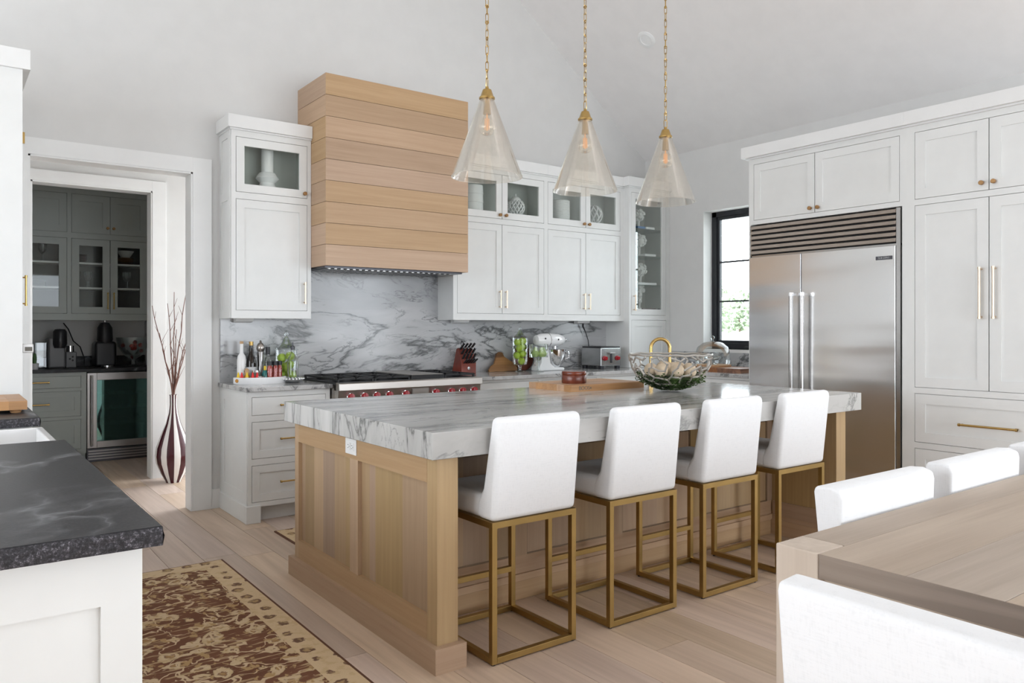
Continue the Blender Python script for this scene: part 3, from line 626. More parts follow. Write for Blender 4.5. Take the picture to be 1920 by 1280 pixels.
sl = MB().prism([(-.012, gh * .10), (-.018, gh * .18), (-.010, gh * .80), (.022, gh * 1.0), (.022, gh * .72)], .012, FW - .03, 'x')
s0 = sl.build('louvre', 'grille_steel', t, (0, 0, gz0))
for i in range(1, n): o = s0.copy(); COL.objects.link(o); o.location = (0, 0, gz0 + i * gh)
bx = FW - .165
bd = MB().box(bx, bx + .115, -.026, -.022, 1.783, 1.808).build('badge', 'steel_dark', t); text('SUB-ZERO', .017, 'silver', bd, (bx + .0575, -.0265, 1.7955), (R(90), 0, 0), .0003)
MB().box(.02, FW - .03, .02, FD, 0, .095).build('kick_plate', 'steel_dark', t)
cabz = 2.142
t = T('wall_cabinet', 'white two-door cabinet built in above the refrigerator', 'cabinet', (FX, FY0 + .014, 0), -90); W_ = FY0 + .014 - 2.60
ops = [(.045, .585, 2.176, 2.626), (.585, 1.222, 2.176, 2.626)]
frame(t, W_, cabz, 2.668, ops); body(t, W_, XR - FX, cabz, 2.668)
MB().box(0, .018, 0, XR - FX, 0, cabz).build('side_panel', 'white_paint', t); MB().box(W_ - .0315, W_, 0, .6, 0, cabz).build('filler', 'white_paint', t)
for i, o_ in enumerate(ops): s = shaker(t, *o_); knob(s, (o_[1] - o_[0] - .034) if i == 0 else .03, .032)
crown(t, 0, W_, 2.668, 2.768, .045, XR - FX, True)
t = T('pantry_cabinet', 'tall white pantry cabinet with doors over wide drawers beside the fridge', 'cabinet', (FX, 2.60, 0), -90); W_ = 2.60 - 1.58; P0, P1, P2 = .052, .510, .968
ops = [(P0, P1, 2.174, 2.626), (P1, P2, 2.174, 2.626), (P0, P1, .913, 2.134), (P1, P2, .913, 2.134), (P0, P2, .546, .873), (P0, P2, .12, .506)]
frame(t, W_, .105, 2.668, ops); body(t, W_, XR - FX, .105, 2.668); MB().box(0, W_, .07, .5, 0, .105).build('toe_kick', 'white_paint', t)
for i, o_ in enumerate(ops):
    s = shaker(t, *o_, kind='door' if i < 4 else 'drawer', sw=.066)
    w = o_[1] - o_[0]
    if i < 2: knob(s, w - .04 if i == 0 else .03, .045)
    elif i < 4: pull(s, w - .045 if i == 2 else .035, .615, .325, True, 'champagne', .0075, .038)
    else: pull(s, w / 2, (o_[3] - o_[2]) / 2 - .02, .34, False, 'brass', .0075, .038)
crown(t, 0, W_, 2.668, 2.768, .045, XR - FX, False)

# ================================================================= ISLAND
IX0, IX1, IY0, IY1, IZ = 1.475, 4.475, 2.48, 4.02, .92
tag(MB().box(IX0, IX1, IY0, IY1, IZ - .103, IZ).build('island_countertop', 'island_stone', bevel=.003), 'thick veined stone slab on top of the oak island', 'countertop')
t = T('kitchen_island', 'long pale oak island with panelled end and seating recess', 'island', (0, 0, 0)); ZT = IZ - .104
PX = 1.525
MB().box(1.56, 4.35, 3.03, 3.97, .1, ZT).build('core', 'oak_dark', t)
def end_panel(xo, xi, sgn, nm):      # xo outer face
    a, b = min(xo, xi), max(xo, xi)
    MB().box(a + (.030 if sgn > 0 else 0), b - (.030 if sgn < 0 else 0), 2.604, 3.985, .09, ZT).build(nm, 'oak_z', t)
    f = (xo, xo + .031 * sgn); lo, hi = min(f), max(f)
    post = MB().box(a, b, 2.53, 2.605, .09, ZT).build('corner_post', 'oak_z', t, bevel=.002)
    MB().box(lo, hi, 3.94, 3.99, .09, ZT).build('stile', 'oak_z', t); MB().box(lo, hi, 3.223, 3.307, .19, .71).build('stile', 'oak_z', t)
    MB().box(lo, hi, 2.605, 3.94, .71, ZT).build('top_rail', 'oak_y', t); MB().box(lo, hi, 2.605, 3.94, .09, .19).build('bottom_rail', 'oak_y', t)
    for y0, y1, cuts in ((3.307, 3.94, (.07, .26, .44, .66, .86)), (2.605, 3.223, (.13, .22, .47, .62))):
        cs = [0] + list(cuts) + [1]
        for i in range(len(cs) - 1):
            ya, yb = y1 - (y1 - y0) * cs[i+1], y1 - (y1 - y0) * cs[i]; q = (xo + .020 * sgn, xo + .031 * sgn)
            MB().box(min(q), max(q), ya, yb, .19, .71).build('stave', 'oak_z', t)
end_panel(PX, 1.62, 1, 'end_wall'); end_panel(4.385, 4.285, -1, 'end_wall')
for xa, xb in ((1.50, 1.64), (4.265, 4.41)):
    MB().prism([(xa, 2.50), (xa + .024, 2.5235), (xa + .024, 4.02), (xa, 4.02)], 0, .097, 'z').build('plinth', 'oak_y', t); MB().prism([(xa, 2.4995), (xb, 2.4995), (xb, 2.5235), (xa + .024, 2.5235)], 0, .097, 'z').build('plinth', 'oak_x', t)
    MB().box(xa + .0245, xb, 2.524, 4.02, 0, .0968).build('plinth_core', 'oak_y', t)
MB().box(1.6405, 4.2645, 2.965, 4.02, 0, .097).build('plinth', 'oak_x', t, bevel=.003)
for z0, z1, q in ((.097, .125, .016), (.125, .21, .012)): MB().box(4.285 - q, 4.285, 2.606, 2.96, z0, z1).build('inner_rail', 'oak_y', t)
# panelled front of the seating recess
FYI = 2.99
MB().box(1.62, 4.285, FYI, 3.03, .09, ZT).build('front_wall', 'oak_dark', t)
MB().box(1.62, 4.285, FYI - .03, FYI, .09, .125).build('base_cap', 'oak_x', t, bevel=.003); MB().box(1.62, 4.285, FYI - .018, FYI, .125, .21).build('bottom_rail', 'oak_x', t); MB().box(1.62, 4.285, FYI - .018, FYI, .72, ZT).build('top_rail', 'oak_x', t)
xs = [1.62, 2.25, 2.90, 3.55, 4.285]
for i in range(5):
    x = xs[i]; w = .05; MB().box(max(1.62, x - w), min(4.285, x + w), FYI - .018, FYI, .21, .72).build('stile', 'oak_z', t)
    if i < 4:
        x0, x1 = x + .05, xs[i+1] - .05; MB().box(x0, x1, FYI - .004, FYI, .21, .72).build('panel_back', 'oak_dark', t); nst = 4
        for k in range(nst): MB().box(x0 + .006 + (x1 - x0 - .012) * k / nst, x0 + .006 + (x1 - x0 - .012) * (k + 1) / nst, FYI - .010, FYI - .004, .216, .714).build('stave', 'oak_z', t)
        MB().box(x0, x0 + .006, FYI - .014, FYI - .004, .21, .72).box(x1 - .006, x1, FYI - .014, FYI - .004, .21, .72).box(x0, x1, FYI - .014, FYI - .004, .21, .216).build('bead', 'oak_dark', t)
ol = T('wall_outlet', 'white double outlet plate on the oak island end', 'outlet', (PX, 3.309, .766), -90)
MB().box(-.037, .077, -.005, 0, -.036, .036).build('plate', 'white_plastic', ol, bevel=.002)
for q in (0, .04):
    r_ = MB().box(q - .017, q + .017, -.008, -.005, -.017, .017).build('receptacle', 'white_plastic', ol, bevel=.001)
    MB().box(q - .005, q + .005, -.0086, -.008, .006, .008).box(q - .005, q + .005, -.0086, -.008, -.008, -.006).box(q + .008, q + .012, -.0086, -.008, -.002, .002).build('slot', 'black_gap', r_)

# ================================================================= STOOLS
def make_stool():
    t = T('bar_stool', 'x', 'stool'); W_, D_, s = .43, .447, .024
    up = MB().box(.004, W_ - .004, .03, D_ + .004, .556, .652).build('seat', 'linen', t, bevel=.028, seg=4)
    bk = MB().prism([(.0, .556), (-.040, .93), (-.036, .965), (.014, .965), (.02, .93), (.075, .68), (.115, .62), (.115, .556)], .002, W_ - .002, 'x').build('backrest', 'linen', t, bevel=.022, seg=4)
    for x in (s / 2, W_ - s / 2):
        for y in (s / 2, D_ - s / 2):
            MB().box(x - s / 2, x + s / 2, y - s / 2, y + s / 2, .006, .532).build('leg', 'stool_brass', t, bevel=.001)
            MB().cyl((x, y, 0), .008, 0, .006, 10).build('glide', 'black_plastic', t)
    for x in (s / 2, W_ - s / 2):
        MB().box(x - s / 2, x + s / 2, s, D_ - s, .006, .03).build('side_runner', 'stool_brass', t, bevel=.001)
        MB().box(x - s / 2, x + s / 2, s, D_ - s, .532, .556).build('seat_rail', 'stool_brass', t)
    MB().box(0, W_, 0, s, .532, .556).build('seat_rail', 'stool_brass', t); MB().box(0, W_, D_ - s, D_, .532, .556).build('seat_rail', 'stool_brass', t)
    MB().box(s, W_ - s, 0, s, .006, .03).build('back_runner', 'stool_brass', t, bevel=.001); MB().box(s, W_ - s, D_ - s, D_, .006, .03).build('front_runner', 'stool_brass', t, bevel=.001)
    MB().box(s, W_ - s, D_ - s, D_, .186, .21).build('footrest', 'stool_brass', t, bevel=.001)
    return t
st = make_stool()
for i, (x, lab) in enumerate([(1.717, 'white upholstered brass bar stool nearest the panelled island end'), (2.343, 'second white brass-framed bar stool from the island outlet end'), (2.962, 'third white brass-framed bar stool from the island outlet end'), (3.575, 'white brass-framed bar stool closest to the refrigerator')]):
    o = st if i == 0 else dup(st); o.location = (x, 2.437, 0); o['label'] = lab; o['group'] = 'bar stools along the island'

# ================================================================= DINING TABLE AND CHAIRS
t = T('dining_table', 'weathered pale oak dining table with flush square corner legs', 'table', (1.723, 1.184, 0)); TW, TD, lg = 2.8, -1.05, .118
for i, (x, y) in enumerate(((0, 0), (TW - lg, 0), (0, TD + lg), (TW - lg, TD + lg))): MB().box(x, x + lg, y - lg, y, 0, .76).build('leg', 'table_leg', t, bevel=.004)
n = 5
for i in range(n):
    yy = [0, -lg - .001, -.33, -.53, TD + lg + .001, TD]; y1 = yy[i]; y0 = yy[i+1]; xa = lg + .002 if i in (0, n - 1) else .003; xb = TW - xa
    MB().box(xa, xb, y0 + .0006, y1 - .0006, .70, .7592).build('top_plank', 'table_oak', t, bevel=.0015)
MB().box(.0, .006, TD + lg + .003, -lg - .003, .70, .7585).build('end_grain', 'table_end', t)
MB().box(.03, TW - .03, TD + .02, -.02, .63, .70).build('apron', 'table_oak', t)
def make_chair():
    t = T('dining_chair', 'x', 'chair'); W_ = .56
    MB().prism([(-.02, .30), (.0, .30), (.055, .83), (.05, .848), (.0, .852), (-.03, .842), (-.035, .82)], 0, W_, 'x').build('backrest', 'linen', t, bevel=.02, seg=4)
    MB().box(.005, W_ - .005, -.47, .0, .37, .475).build('seat', 'linen', t, bevel=.025, seg=4)
    for x in (.03, W_ - .03):
        for y in (-.44, -.02): MB().lathe([(.014, 0), (.022, .37)], (x, y, 0), 4).build('leg', 'table_leg', t)
    return t
ch = make_chair()
for i, (x, y, rz, lab) in enumerate([(2.06, 1.235, 0, 'white upholstered dining chair tucked under the table behind the corner leg'), (2.74, 1.235, 0, 'second white dining chair along the far side of the table'), (3.42, 1.235, 0, 'third white dining chair along the far side of the table'), (1.285, .285, 90, 'white upholstered chair at the end of the dining table')]):
    o = ch if i == 0 else dup(ch); o.location = (x, y, 0); o.rotation_euler = (0, 0, R(rz)); o['label'] = lab; o['group'] = 'dining chairs'

# ================================================================= PENDANTS
def make_pendant():
    t = T('pendant_light', 'x', 'pendant light')
    h = .395; z1 = h
    MB().lathe([(.181, 0), (.181, .003), (.178, .003), (.034, z1), (.031, z1 - .004), (.178, .0)], seg=48, caps=False).build('glass_shade', 'shade_glass', t)
    MB().lathe([(.036, z1 - .004), (.040, z1 - .002), (.040, z1 + .006), (.034, z1 + .012), (.022, z1 + .045), (.017, z1 + .048), (.010, z1 + .05), (.008, z1 + .062), (1e-5, z1 + .062)], seg=24).build('cap', 'brass', t)
    MB().lathe([(.0205, z1 - .078), (.0205, z1 - .072), (.019, z1 - .07), (.019, z1 - .004), (1e-5, z1 - .004)], seg=20).build('socket', 'brass', t)
    b = MB().lathe([(.013, z1 - .072), (.014, z1 - .085), (.038, z1 - .115), (.046, z1 - .14), (.04, z1 - .165), (.022, z1 - .182), (1e-5, z1 - .186)], seg=20).build('bulb', 'bulb_glass', t)
    f = MB()
    for k in range(6): a = k * pi / 3; f.tube([(.010 * cos(a), .010 * sin(a), z1 - .10), (.012 * cos(a), .012 * sin(a), z1 - .155)], .0018, 5)
    f.cyl((0, 0, 0), .004, z1 - .16, z1 - .08, 6); f.build('filament', 'bulb_filament', b)
    chn = MB(); z = z1 + .06; i = 0
    def link(z0, ln, wd, ang, r):
        pts = []
        for k in range(16):
            a = 2 * pi * k / 16; px = wd * cos(a); pz = (ln / 2 - wd) * (1 if sin(a) >= 0 else -1) + wd * sin(a)
            pts.append((px * cos(ang), px * sin(ang), z0 + ln / 2 + pz))
        chn.tube(pts, r, 5, True)
    link(z - .006, .052, .010, .5, .0022); z += .040
    while z < 3.9:
        link(z, .048, .0075, .5 + (i % 2) * pi / 2 + .2 * sin(i), .0019); z += .0405
        if i % 2 == 0: link(z - .006, .016, .008, .5 + .3 * i, .0024)
        i += 1
    chn.build('chain', 'brass', t); return t
pd = make_pendant()
for i, (x, lab) in enumerate([(2.222, 'clear glass cone pendant on a brass chain nearest the oak hood'), (2.886, 'middle glass cone pendant of the three on brass chains'), (3.540, 'glass cone pendant on a brass chain closest to the window')]):
    o = pd if i == 0 else dup(pd); o.location = (x, 3.2, 2.072); o.rotation_euler = (0, 0, i * 1.1); o['label'] = lab; o['group'] = 'pendants over the island'

# ================================================================= RUGS
def rug(name, lab, x0, x1, y0, y1, bw=.13):
    t = T(name, lab, 'rug', ((x0 + x1) / 2, (y0 + y1) / 2, 0)); w, d = (x1 - x0) / 2, (y1 - y0) / 2; z = .009
    MB().box(-w, w, -d, d, 0, z - .002).build('binding', 'rug_binding', t)
    b = .012; MB().box(-w + b, w - b, -d + b, -d + bw, .0, z).box(-w + b, w - b, d - bw, d - b, 0, z).box(-w + b, -w + bw, -d + bw, d - bw, 0, z).box(w - bw, w - b, -d + bw, d - bw, 0, z).build('border', 'rug_border', t)
    MB().box(-w + bw, w - bw, -d + bw, d - bw, 0, z + .0005).build('field', 'rug_field', t)
rug('runner_rug', 'brown and cream floral runner rug beside the sink counter', .45, 1.285, 1.3, 4.47)
rug('runner_rug', 'floral runner rug peeking out between island and range', 1.73, 3.9, 4.18, 4.89)

# ================================================================= SINK COUNTER ON THE LEFT
t = T('sink_cabinet', 'white base cabinet with a panelled end under the black counter', 'cabinet', (0, 1.70, 0)); xl = -.75; xr = .331
MB().box(xl, xr, .02, 1.43, .1, .874).box(xl, xr - .05, .02, 1.43, 0, .1).box(xl, xr, 2.32, 3.12, .1, .874).box(xl, xr, 1.43, 2.32, .1, .60).build('carcass', 'white_paint', t)
MB().box(xr - .075, xr, 0, .02, 0, .874).box(xl, xl + .075, 0, .02, 0, .874).box(xl + .075, xr - .075, 0, .02, .762, .874).box(xl + .075, xr - .075, 0, .02, 0, .13).build('end_frame', 'white_paint', t)
MB().box(xl + .075, xr - .075, .010, .02, .13, .762).build('end_panel', 'white_paint', t)
mb = MB().prism([(-.79, 1.66), (.36, 1.66), (.36, 3.15), (-.14, 3.15), (-.14, 4.0), (.36, 4.0), (.36, 4.826), (-.79, 4.826)], .876, .914, 'z')
ct = tag(mb.build('countertop', 'soapstone', bevel=.003), 'dark soapstone countertop with pale veins around the white sink', 'countertop')
ed = MB(); random.seed(3)
def chis(p0, p1, nrm):
    n_ = max(2, int((Vector(p1) - Vector(p0)).length / .012)); rows = [(.875, .002), (.884, .004), (.894, .0045), (.904, .004), (.912, .001)]
    vs = []; fs = []
    for i in range(n_ + 1):
        q = Vector(p0).lerp(Vector(p1), i / n_)
        for z, dp in rows: r_ = dp * random.uniform(.4, 1.1); vs.append((q.x + nrm[0] * r_, q.y + nrm[1] * r_, z))
    m_ = len(rows)
    for i in range(n_):
        for k in range(m_ - 1): fs.append((i * m_ + k, (i + 1) * m_ + k, (i + 1) * m_ + k + 1, i * m_ + k + 1))
    ed.add(vs, fs)
chis((-.79, 1.66, 0), (.36, 1.66, 0), (0, -1)); chis((.36, 1.66, 0), (.36, 3.15, 0), (1, 0)); ed.build('chiselled_edge', 'chiselled_stone', ct); ed = MB(); chis((-.14, 4.0, 0), (.36, 4.0, 0), (0, -1)); chis((.36, 4.0, 0), (.36, 4.826, 0), (1, 0))
ed.build('chiselled_edge', 'chiselled_stone', ct)
t = T('farmhouse_sink', 'white apron-front farmhouse sink set in the black counter', 'sink', (0, 0, 0)); w_ = .028
x0, x1, y0, y1, zt, zb = -.13, .372, 3.152, 3.998, .872, .62
mb = MB().box(x0, x1, y0, y0 + w_, zb, zt).box(x0, x1, y1 - w_, y1, zb, zt).box(x0, x0 + w_, y0 + w_, y1 - w_, zb, zt).box(x1 - w_, x1, y0 + w_, y1 - w_, zb, zt).box(x0 + w_, x1 - w_, y0 + w_, y1 - w_, zb, zb + .03)
mb.build('basin', 'sink_white', t, bevel=.006); MB().lathe([(.045, zb + .031), (.045, zb + .034), (1e-5, zb + .032)], (.12, 3.57, 0), 20).build('drain', 'chrome', t)
t = T('butcher_block', 'thick end-grain butcher block on feet on the black counter', 'cutting board', (0, 0, 0))
for i in range(7):
    for j in range(3): MB().box(.333 - .072 * (i + 1) + .0004, .333 - .072 * i, 4.25 + .154 * j, 4.25 + .154 * (j + 1) - .0004, .930, .971).build('wood_block', 'maple', t)
for x in (.29, -.12):
    for y in (4.29, 4.67): MB().lathe([(.02, .9145), (.024, .922), (.02, .930), (1e-5, .93)], (x, y, 0), 14).build('foot', 'maple', t)
t = T('tall_cabinet', 'tall white cabinet with crown at the pantry doorway', 'cabinet', (.357, 4.84, 0), 90); W_ = YB - 4.84
frame(t, W_, .1, 2.68, [(.04, .48, 1.37, 2.62), (.48, .93, 1.37, 2.62), (.04, .93, .12, 1.33)]); body(t, W_, .95, 0, 2.68)
for a, b, e, f in ((.04, .48, 1.37, 2.62), (.48, .93, 1.37, 2.62)): s = shaker(t, a, b, e, f); pull(s, .03, .14, .165, True, 'brass', .005, .022)
s = shaker(t, .04, .93, .12, 1.33)
MB().box(-.012, 0, .0, .95, .0, 2.68).build('side_panel', 'white_paint', t)
for z in (2.33,): MB().box(.035, .05, -.014, .0, z - .03, z + .03).build('hinge', 'brass', t)
MB().box(-.03, W_, -.035, .98, 2.68, 2.785).build('crown', 'trim_paint', t, bevel=.002)
lt = T('child_latch', 'white child safety latch on the tall cabinet edge', 'latch', (.357, 4.845, 1.20), 90)
MB().box(.0, .05, -.052, 0, -.022, .026).build('latch_body', 'white_plastic', lt, bevel=.008); MB().box(-.002, .0, -.045, -.012, -.012, .010).build('dial_window', 'spice', lt)

# ================================================================= HALL VASE
vx, vy = 1.606, 7.0
t = T('floor_vase', 'tall maroon and white striped floor vase in the hall', 'vase', (vx, vy, 0))
MB().lathe([(.06, 0), (.064, .012), (.10, .08), (.135, .17), (.143, .23), (.135, .30), (.10, .40), (.06, .50), (.036, .59), (.028, .66), (.03, .735), (.034, .745), (.028, .745), (.024, .70), (1e-5, .69)], seg=48).build('vase_body', 'vase_stripes', t, rot=(0, 0, .2))
random.seed(11)
for i, (dx, dy, h) in enumerate([(-.16, .05, 1.50), (-.05, -.02, 1.52), (.02, .04, 1.62), (.11, -.03, 1.71), (.16, .05, 1.28), (-.12, -.04, 1.27), (.15, -.05, 1.42), (.05, .08, 1.3)]):
    mb = MB(); pts = []; n_ = 8
    for k in range(n_): f = k / (n_ - 1); pts.append((dx * f ** 1.2 + random.uniform(-.006, .006), dy * f + random.uniform(-.006, .006), .70 + (h - .70) * f))
    mb.tube(pts, [.006 - .004 * k / n_ for k in range(n_)], 6)
    for k in range(2, 7):
        p = Vector(pts[k]); a = random.uniform(0, 2 * pi); l = random.uniform(.05, .12); mb.tube([p, p + Vector((cos(a) * l * .5, sin(a) * l * .2, l))], [.0025, .001], 5)
    o = mb.build('branch', 'twig', None, (vx, vy, 0)); tag(o, ['bare twig in the floor vase leaning furthest toward the pantry', 'bare upright twig in the floor vase just left of its middle', 'second tallest bare twig in the striped floor vase', 'tallest bare twig in the striped floor vase', 'short bare twig in the floor vase bending toward the door casing', 'shortest bare twig in the floor vase on the pantry side', 'middle-height bare twig in the floor vase leaning to the casing', 'short bare twig at the back of the floor vase'][i], 'branch', 'twigs in the floor vase')

# ================================================================= PANTRY
PY, PUY = 8.5, 8.8
t = T('pantry_base_cabinet', 'sage grey drawer cabinet under the dark pantry counter', 'cabinet', (.30, PY, 0)); W_ = 1.155 - .30
dz = [(.735, .85), (.46, .705), (.14, .43)]
frame(t, W_, .1, .884, [(.02, .81, a, b) for a, b in dz], 'pantry_paint'); body(t, W_, .6, .1, .884, 'pantry_paint'); MB().box(0, W_, .06, .6, 0, .1).build('toe_kick', 'pantry_paint', t)
for i, (a, b) in enumerate(dz): s = shaker(t, .02, .81, a, b, 'pantry_paint', .055, 'drawer', slab=i == 0); pull(s, .41, (b - a) / 2, .22, False, 'brass', .007)
t = T('pantry_base_cabinet', 'sage grey cabinet at the hidden end of the pantry counter', 'cabinet', (-.58, PY, 0)); frame(t, .87, .1, .884, [(.02, .85, .14, .85)], 'pantry_paint'); body(t, .87, .6, .1, .884, 'pantry_paint'); shaker(t, .02, .85, .14, .85, 'pantry_paint')
t = T('beverage_cooler', 'stainless undercounter drinks cooler with a dark glass door', 'wine cooler', (1.162, PY, 0)); W_ = .632
MB().box(0, .02, .05, .58, .1, .88).box(W_ - .02, W_, .05, .58, .1, .88).box(0, W_, .05, .58, .86, .88).box(0, W_, .05, .58, .1, .13).box(0, W_, .56, .58, .1, .88).build('case', 'black_plastic', t)
f = MB().box(0, .085, 0, .05, .135, .872).box(W_ - .07, W_, 0, .05, .135, .872).box(.085, W_ - .07, 0, .05, .80, .872).box(.085, W_ - .07, 0, .05, .135, .20).build('door_frame', 'pantry_steel', t, bevel=.003)
MB().box(.085, W_ - .07, .012, .018, .20, .80).build('door_glass', 'fridge_glass', f); MB().cyl((.035, -.04, 0), .011, .16, .85, 14).cyl((.035, 0, .2), .007, -.04, 0, 8, 'y').cyl((.035, 0, .8), .007, -.04, 0, 8, 'y').build('handle', 'bright_steel', t)
MB().box(0, W_, .012, .05, 0, .128).build('kick', 'steel_dark', t)
for i in range(4): MB().box(.01, W_ - .01, .0, .014, .022 + i * .026, .036 + i * .026).build('vent_slat', 'pantry_steel', t)
for z in (.34, .50, .64): MB().box(.03, W_ - .03, .08, .52, z, z + .008).build('rack', 'steel_dark', t)
random.seed(5)
for i in range(5):
    for z in (.145, .36):
        o = MB().lathe([(.034, .22), (.034, .02), (.03, .0), (.013, -.04), (.013, -.09), (1e-5, -.09)], (0, 0, 0), 14, 'y').build('wine_bottle', 'dark_glass', None, (1.30 + i * .085, PY + .2, z + .036)); tag(o, 'bottle lying on a rack inside the drinks cooler', 'bottle', 'bottles lying in the cooler')
for i in range(4):
    o = MB().lathe([(.03, 0), (.03, .1), (.012, .14), (.012, .16), (1e-5, .16)], seg=14).build('drink_bottle', 'amber' if i == 3 else 'dark_glass', None, (1.36 + i * .085, PY + .2, .508)); tag(o, 'amber bottle standing in the drinks cooler' if i == 3 else 'dark bottle standing in the drinks cooler', 'bottle', 'bottles standing in the cooler')
tag(MB().box(-.58, 1.798, PY - .03, 9.118, .884, .914).box(-.58, 1.798, 9.10, 9.118, .914, 1.02).build('countertop', 'soapstone', bevel=.002), 'dark pantry countertop with the coffee machines', 'countertop')
def pantry_upper(lab, x0, x1, ds, knobs):
    t = T('pantry_wall_cabinet', lab, 'cabinet', (x0, PUY, 0)); W_ = x1 - x0; D_ = 9.118 - PUY
    ops = [(a, b, q0, q1) for a, b in ds for q0, q1 in ((1.455, 2.21), (2.265, 2.655))]
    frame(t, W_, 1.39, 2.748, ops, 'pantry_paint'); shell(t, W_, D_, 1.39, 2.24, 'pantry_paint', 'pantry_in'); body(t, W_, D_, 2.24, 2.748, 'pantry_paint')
    for z in (1.715, 1.965): MB().box(.018, W_ - .018, .03, D_ - .012, z - .009, z + .009).build('shelf', 'white_paint', t)
    for i, (a, b) in enumerate(ds):
        q = (b - a - .028) if i == 0 and len(ds) > 1 else .028
        g = shaker(t, a, b, 1.455, 2.21, 'pantry_paint', .066, gl=True, gmat='pane'); pull(g, q, .13, .17, True, 'brass')
        s = shaker(t, a, b, 2.265, 2.655, 'pantry_paint', .066); knob(s, q, .06)
pantry_upper('sage grey double-door pantry wall cabinet with glass doors', 1.045, 1.795, [(.018, .366), (.366, .716)], 1)
pantry_upper('sage grey single-door pantry wall cabinet by the doorway edge', .55, 1.045, [(.02, .475)], 1)
wg = None
def wineglass(x, y, z, lab, grp, s=1):
    global wg
    if wg is None: wg = MB().lathe([(.03, 0), (.03, .002), (.004, .006), (.0035, .07), (.02, .085), (.033, .12), (.030, .165)], seg=14, caps=False)
    o = wg.build('wine_glass', 'jar_glass', None, (x, y, z)); o.scale = (s, s, s); tag(o, lab, 'glass', grp)
for i in range(4): wineglass(1.13 + (i % 2) * .10, 8.9 + (i // 2) * .1, 1.725, 'stemmed glass on the middle shelf of the double pantry cabinet', 'glasses on the middle shelf')
for i in range(4): wineglass(1.48 + (i % 2) * .11, 8.9 + (i // 2) * .1, 1.725, 'stemmed glass behind the pantry cabinet door near the side wall', 'glasses by the side wall', 1.05)
for i in range(4): wineglass(.72 + (i % 2) * .11, 8.9 + (i // 2) * .1, 1.975, 'stemmed glass in the single pantry cabinet top shelf', 'glasses in the single cabinet', 1.1)
for x, z, n_, m_, lab in ((1.14, 1.975, 7, 'book_dark', 'stack of dark plates on the pantry top shelf'), (1.58, 1.975, 6, 'olive', 'stack of brown bowls on the pantry top shelf'), (.78, 1.725, 5, 'book_pale', 'stack of pale plates in the single pantry cabinet'), (1.60, 1.41, 3, 'spice', 'stack of dark saucers on the pantry cabinet bottom'), (1.15, 1.41, 4, 'book_pale', 'stack of pale cups on the pantry cabinet bottom')):
    t = T('plate_stack', lab, 'plates', (x, 8.96, z))
    for k in range(n_): MB().lathe([(.05, k * .012), (.085, k * .012 + .012), (.083, k * .012 + .013), (.048, k * .012 + .004)], seg=20).build('plate', m_, t)
o = MB().lathe([(.04, 0), (.085, .07), (.08, .07), (.038, .006), (1e-5, .005)], seg=20).build('bowl', 'book_pale', None, (1.58, 8.96, 2.05)); tag(o, 'cream bowl topping the brown bowl stack', 'bowl')
# coffee machines and co
t = T('espresso_machine', 'grey capsule espresso machine with a black brewing head', 'coffee machine', (.96, 8.86, .914))
MB().box(-.10, .05, -.10, .16, 0, .30).build('body', 'grey_plastic', t, bevel=.02); MB().lathe([(.05, .20), (.062, .24), (.06, .36), (.045, .385), (1e-5, .39)], (.0, -.10, 0), 20).build('brew_head', 'black_plastic', t)
MB().box(.055, .15, -.06, .06, 0, .16).build('milk_frother', 'grey_plastic', t, bevel=.01); MB().cyl((.10, 0, 0), .035, .16, .22, 16).build('frother_cup', 'chrome', t); MB().box(-.2, -.10, -.04, .12, 0, .26).build('water_tank', 'jar_glass', t, bevel=.01)
for k, (a, b) in enumerate(((.09, .09), (.115, .11), (.115, .075))): MB().lathe([(.009, -.061), (1e-5, -.063)], (a, 0, b), 10, 'y').build('button', 'black_plastic', t)
MB().tube([(.07, .24, .446), (.10, .14, .386), (.14, .11, .266), (.20, .10, .206), (.24, .11, .086), (.24, .12, .016)], .006, 6).build('power_cord', 'black_plastic', t)
t = T('coffee_maker', 'black rounded coffee maker beside the bowl of capsules', 'coffee machine', (1.37, 8.86, .914))
MB().box(-.10, .10, -.08, .16, 0, .26).build('body', 'black_plastic', t, bevel=.03); MB().lathe([(.05, .2), (.075, .28), (.07, .40), (.04, .45), (1e-5, .46)], (0, -.01, 0), 20).build('dome', 'black_plastic', t); MB().lathe([(.008, .45), (.012, .475), (1e-5, .49)], (0, -.01, 0), 10).build('lid_knob', 'chrome', t)
MB().lathe([(.06, 0), (.06, .02), (1e-5, .02)], (0, -.15, 0), 18).build('drip_tray', 'chrome', t)
t = T('glass_bowl', 'footed glass bowl of wrapped coffee capsules in the pantry', 'bowl', (1.70, 8.85, .914)); MB().lathe([(.06, 0), (.06, .008), (.015, .02), (.015, .07), (.08, .11), (.15, .21), (.165, .30), (.16, .30), (.14, .21), (.07, .12)], seg=24, caps=False).build('glass', 'jar_glass', t)
t.location = (1.625, 8.80, .914)
random.seed(2)
for i in range(14): a, r_ = random.uniform(0, 6.28), random.uniform(0, .09); o = MB().lathe([(.016, 0), (.02, .012), (.02, .02), (.012, .03), (1e-5, .03)], seg=10).build('capsule', 'candy_red', None, (1.615 + r_ * cos(a), 8.80 + r_ * sin(a), 1.06 + random.uniform(.0, .12)), (random.uniform(-1, 1), random.uniform(-1, 1), 0)); tag(o, 'wrapped capsule in the footed glass bowl', 'capsule', 'capsules in the glass bowl')
t = T('potted_cactus', 'tiny cactus in a white pot at the pantry counter edge', 'plant', (.735, 8.62, .914)); MB().lathe([(.03, 0), (.036, .06), (.03, .06), (1e-5, .05)], seg=16).build('pot', 'soil_pot', t); MB().lathe([(.014, .05), (.018, .10), (.012, .15), (1e-5, .16)], seg=10).build('cactus', 'cactus', t)

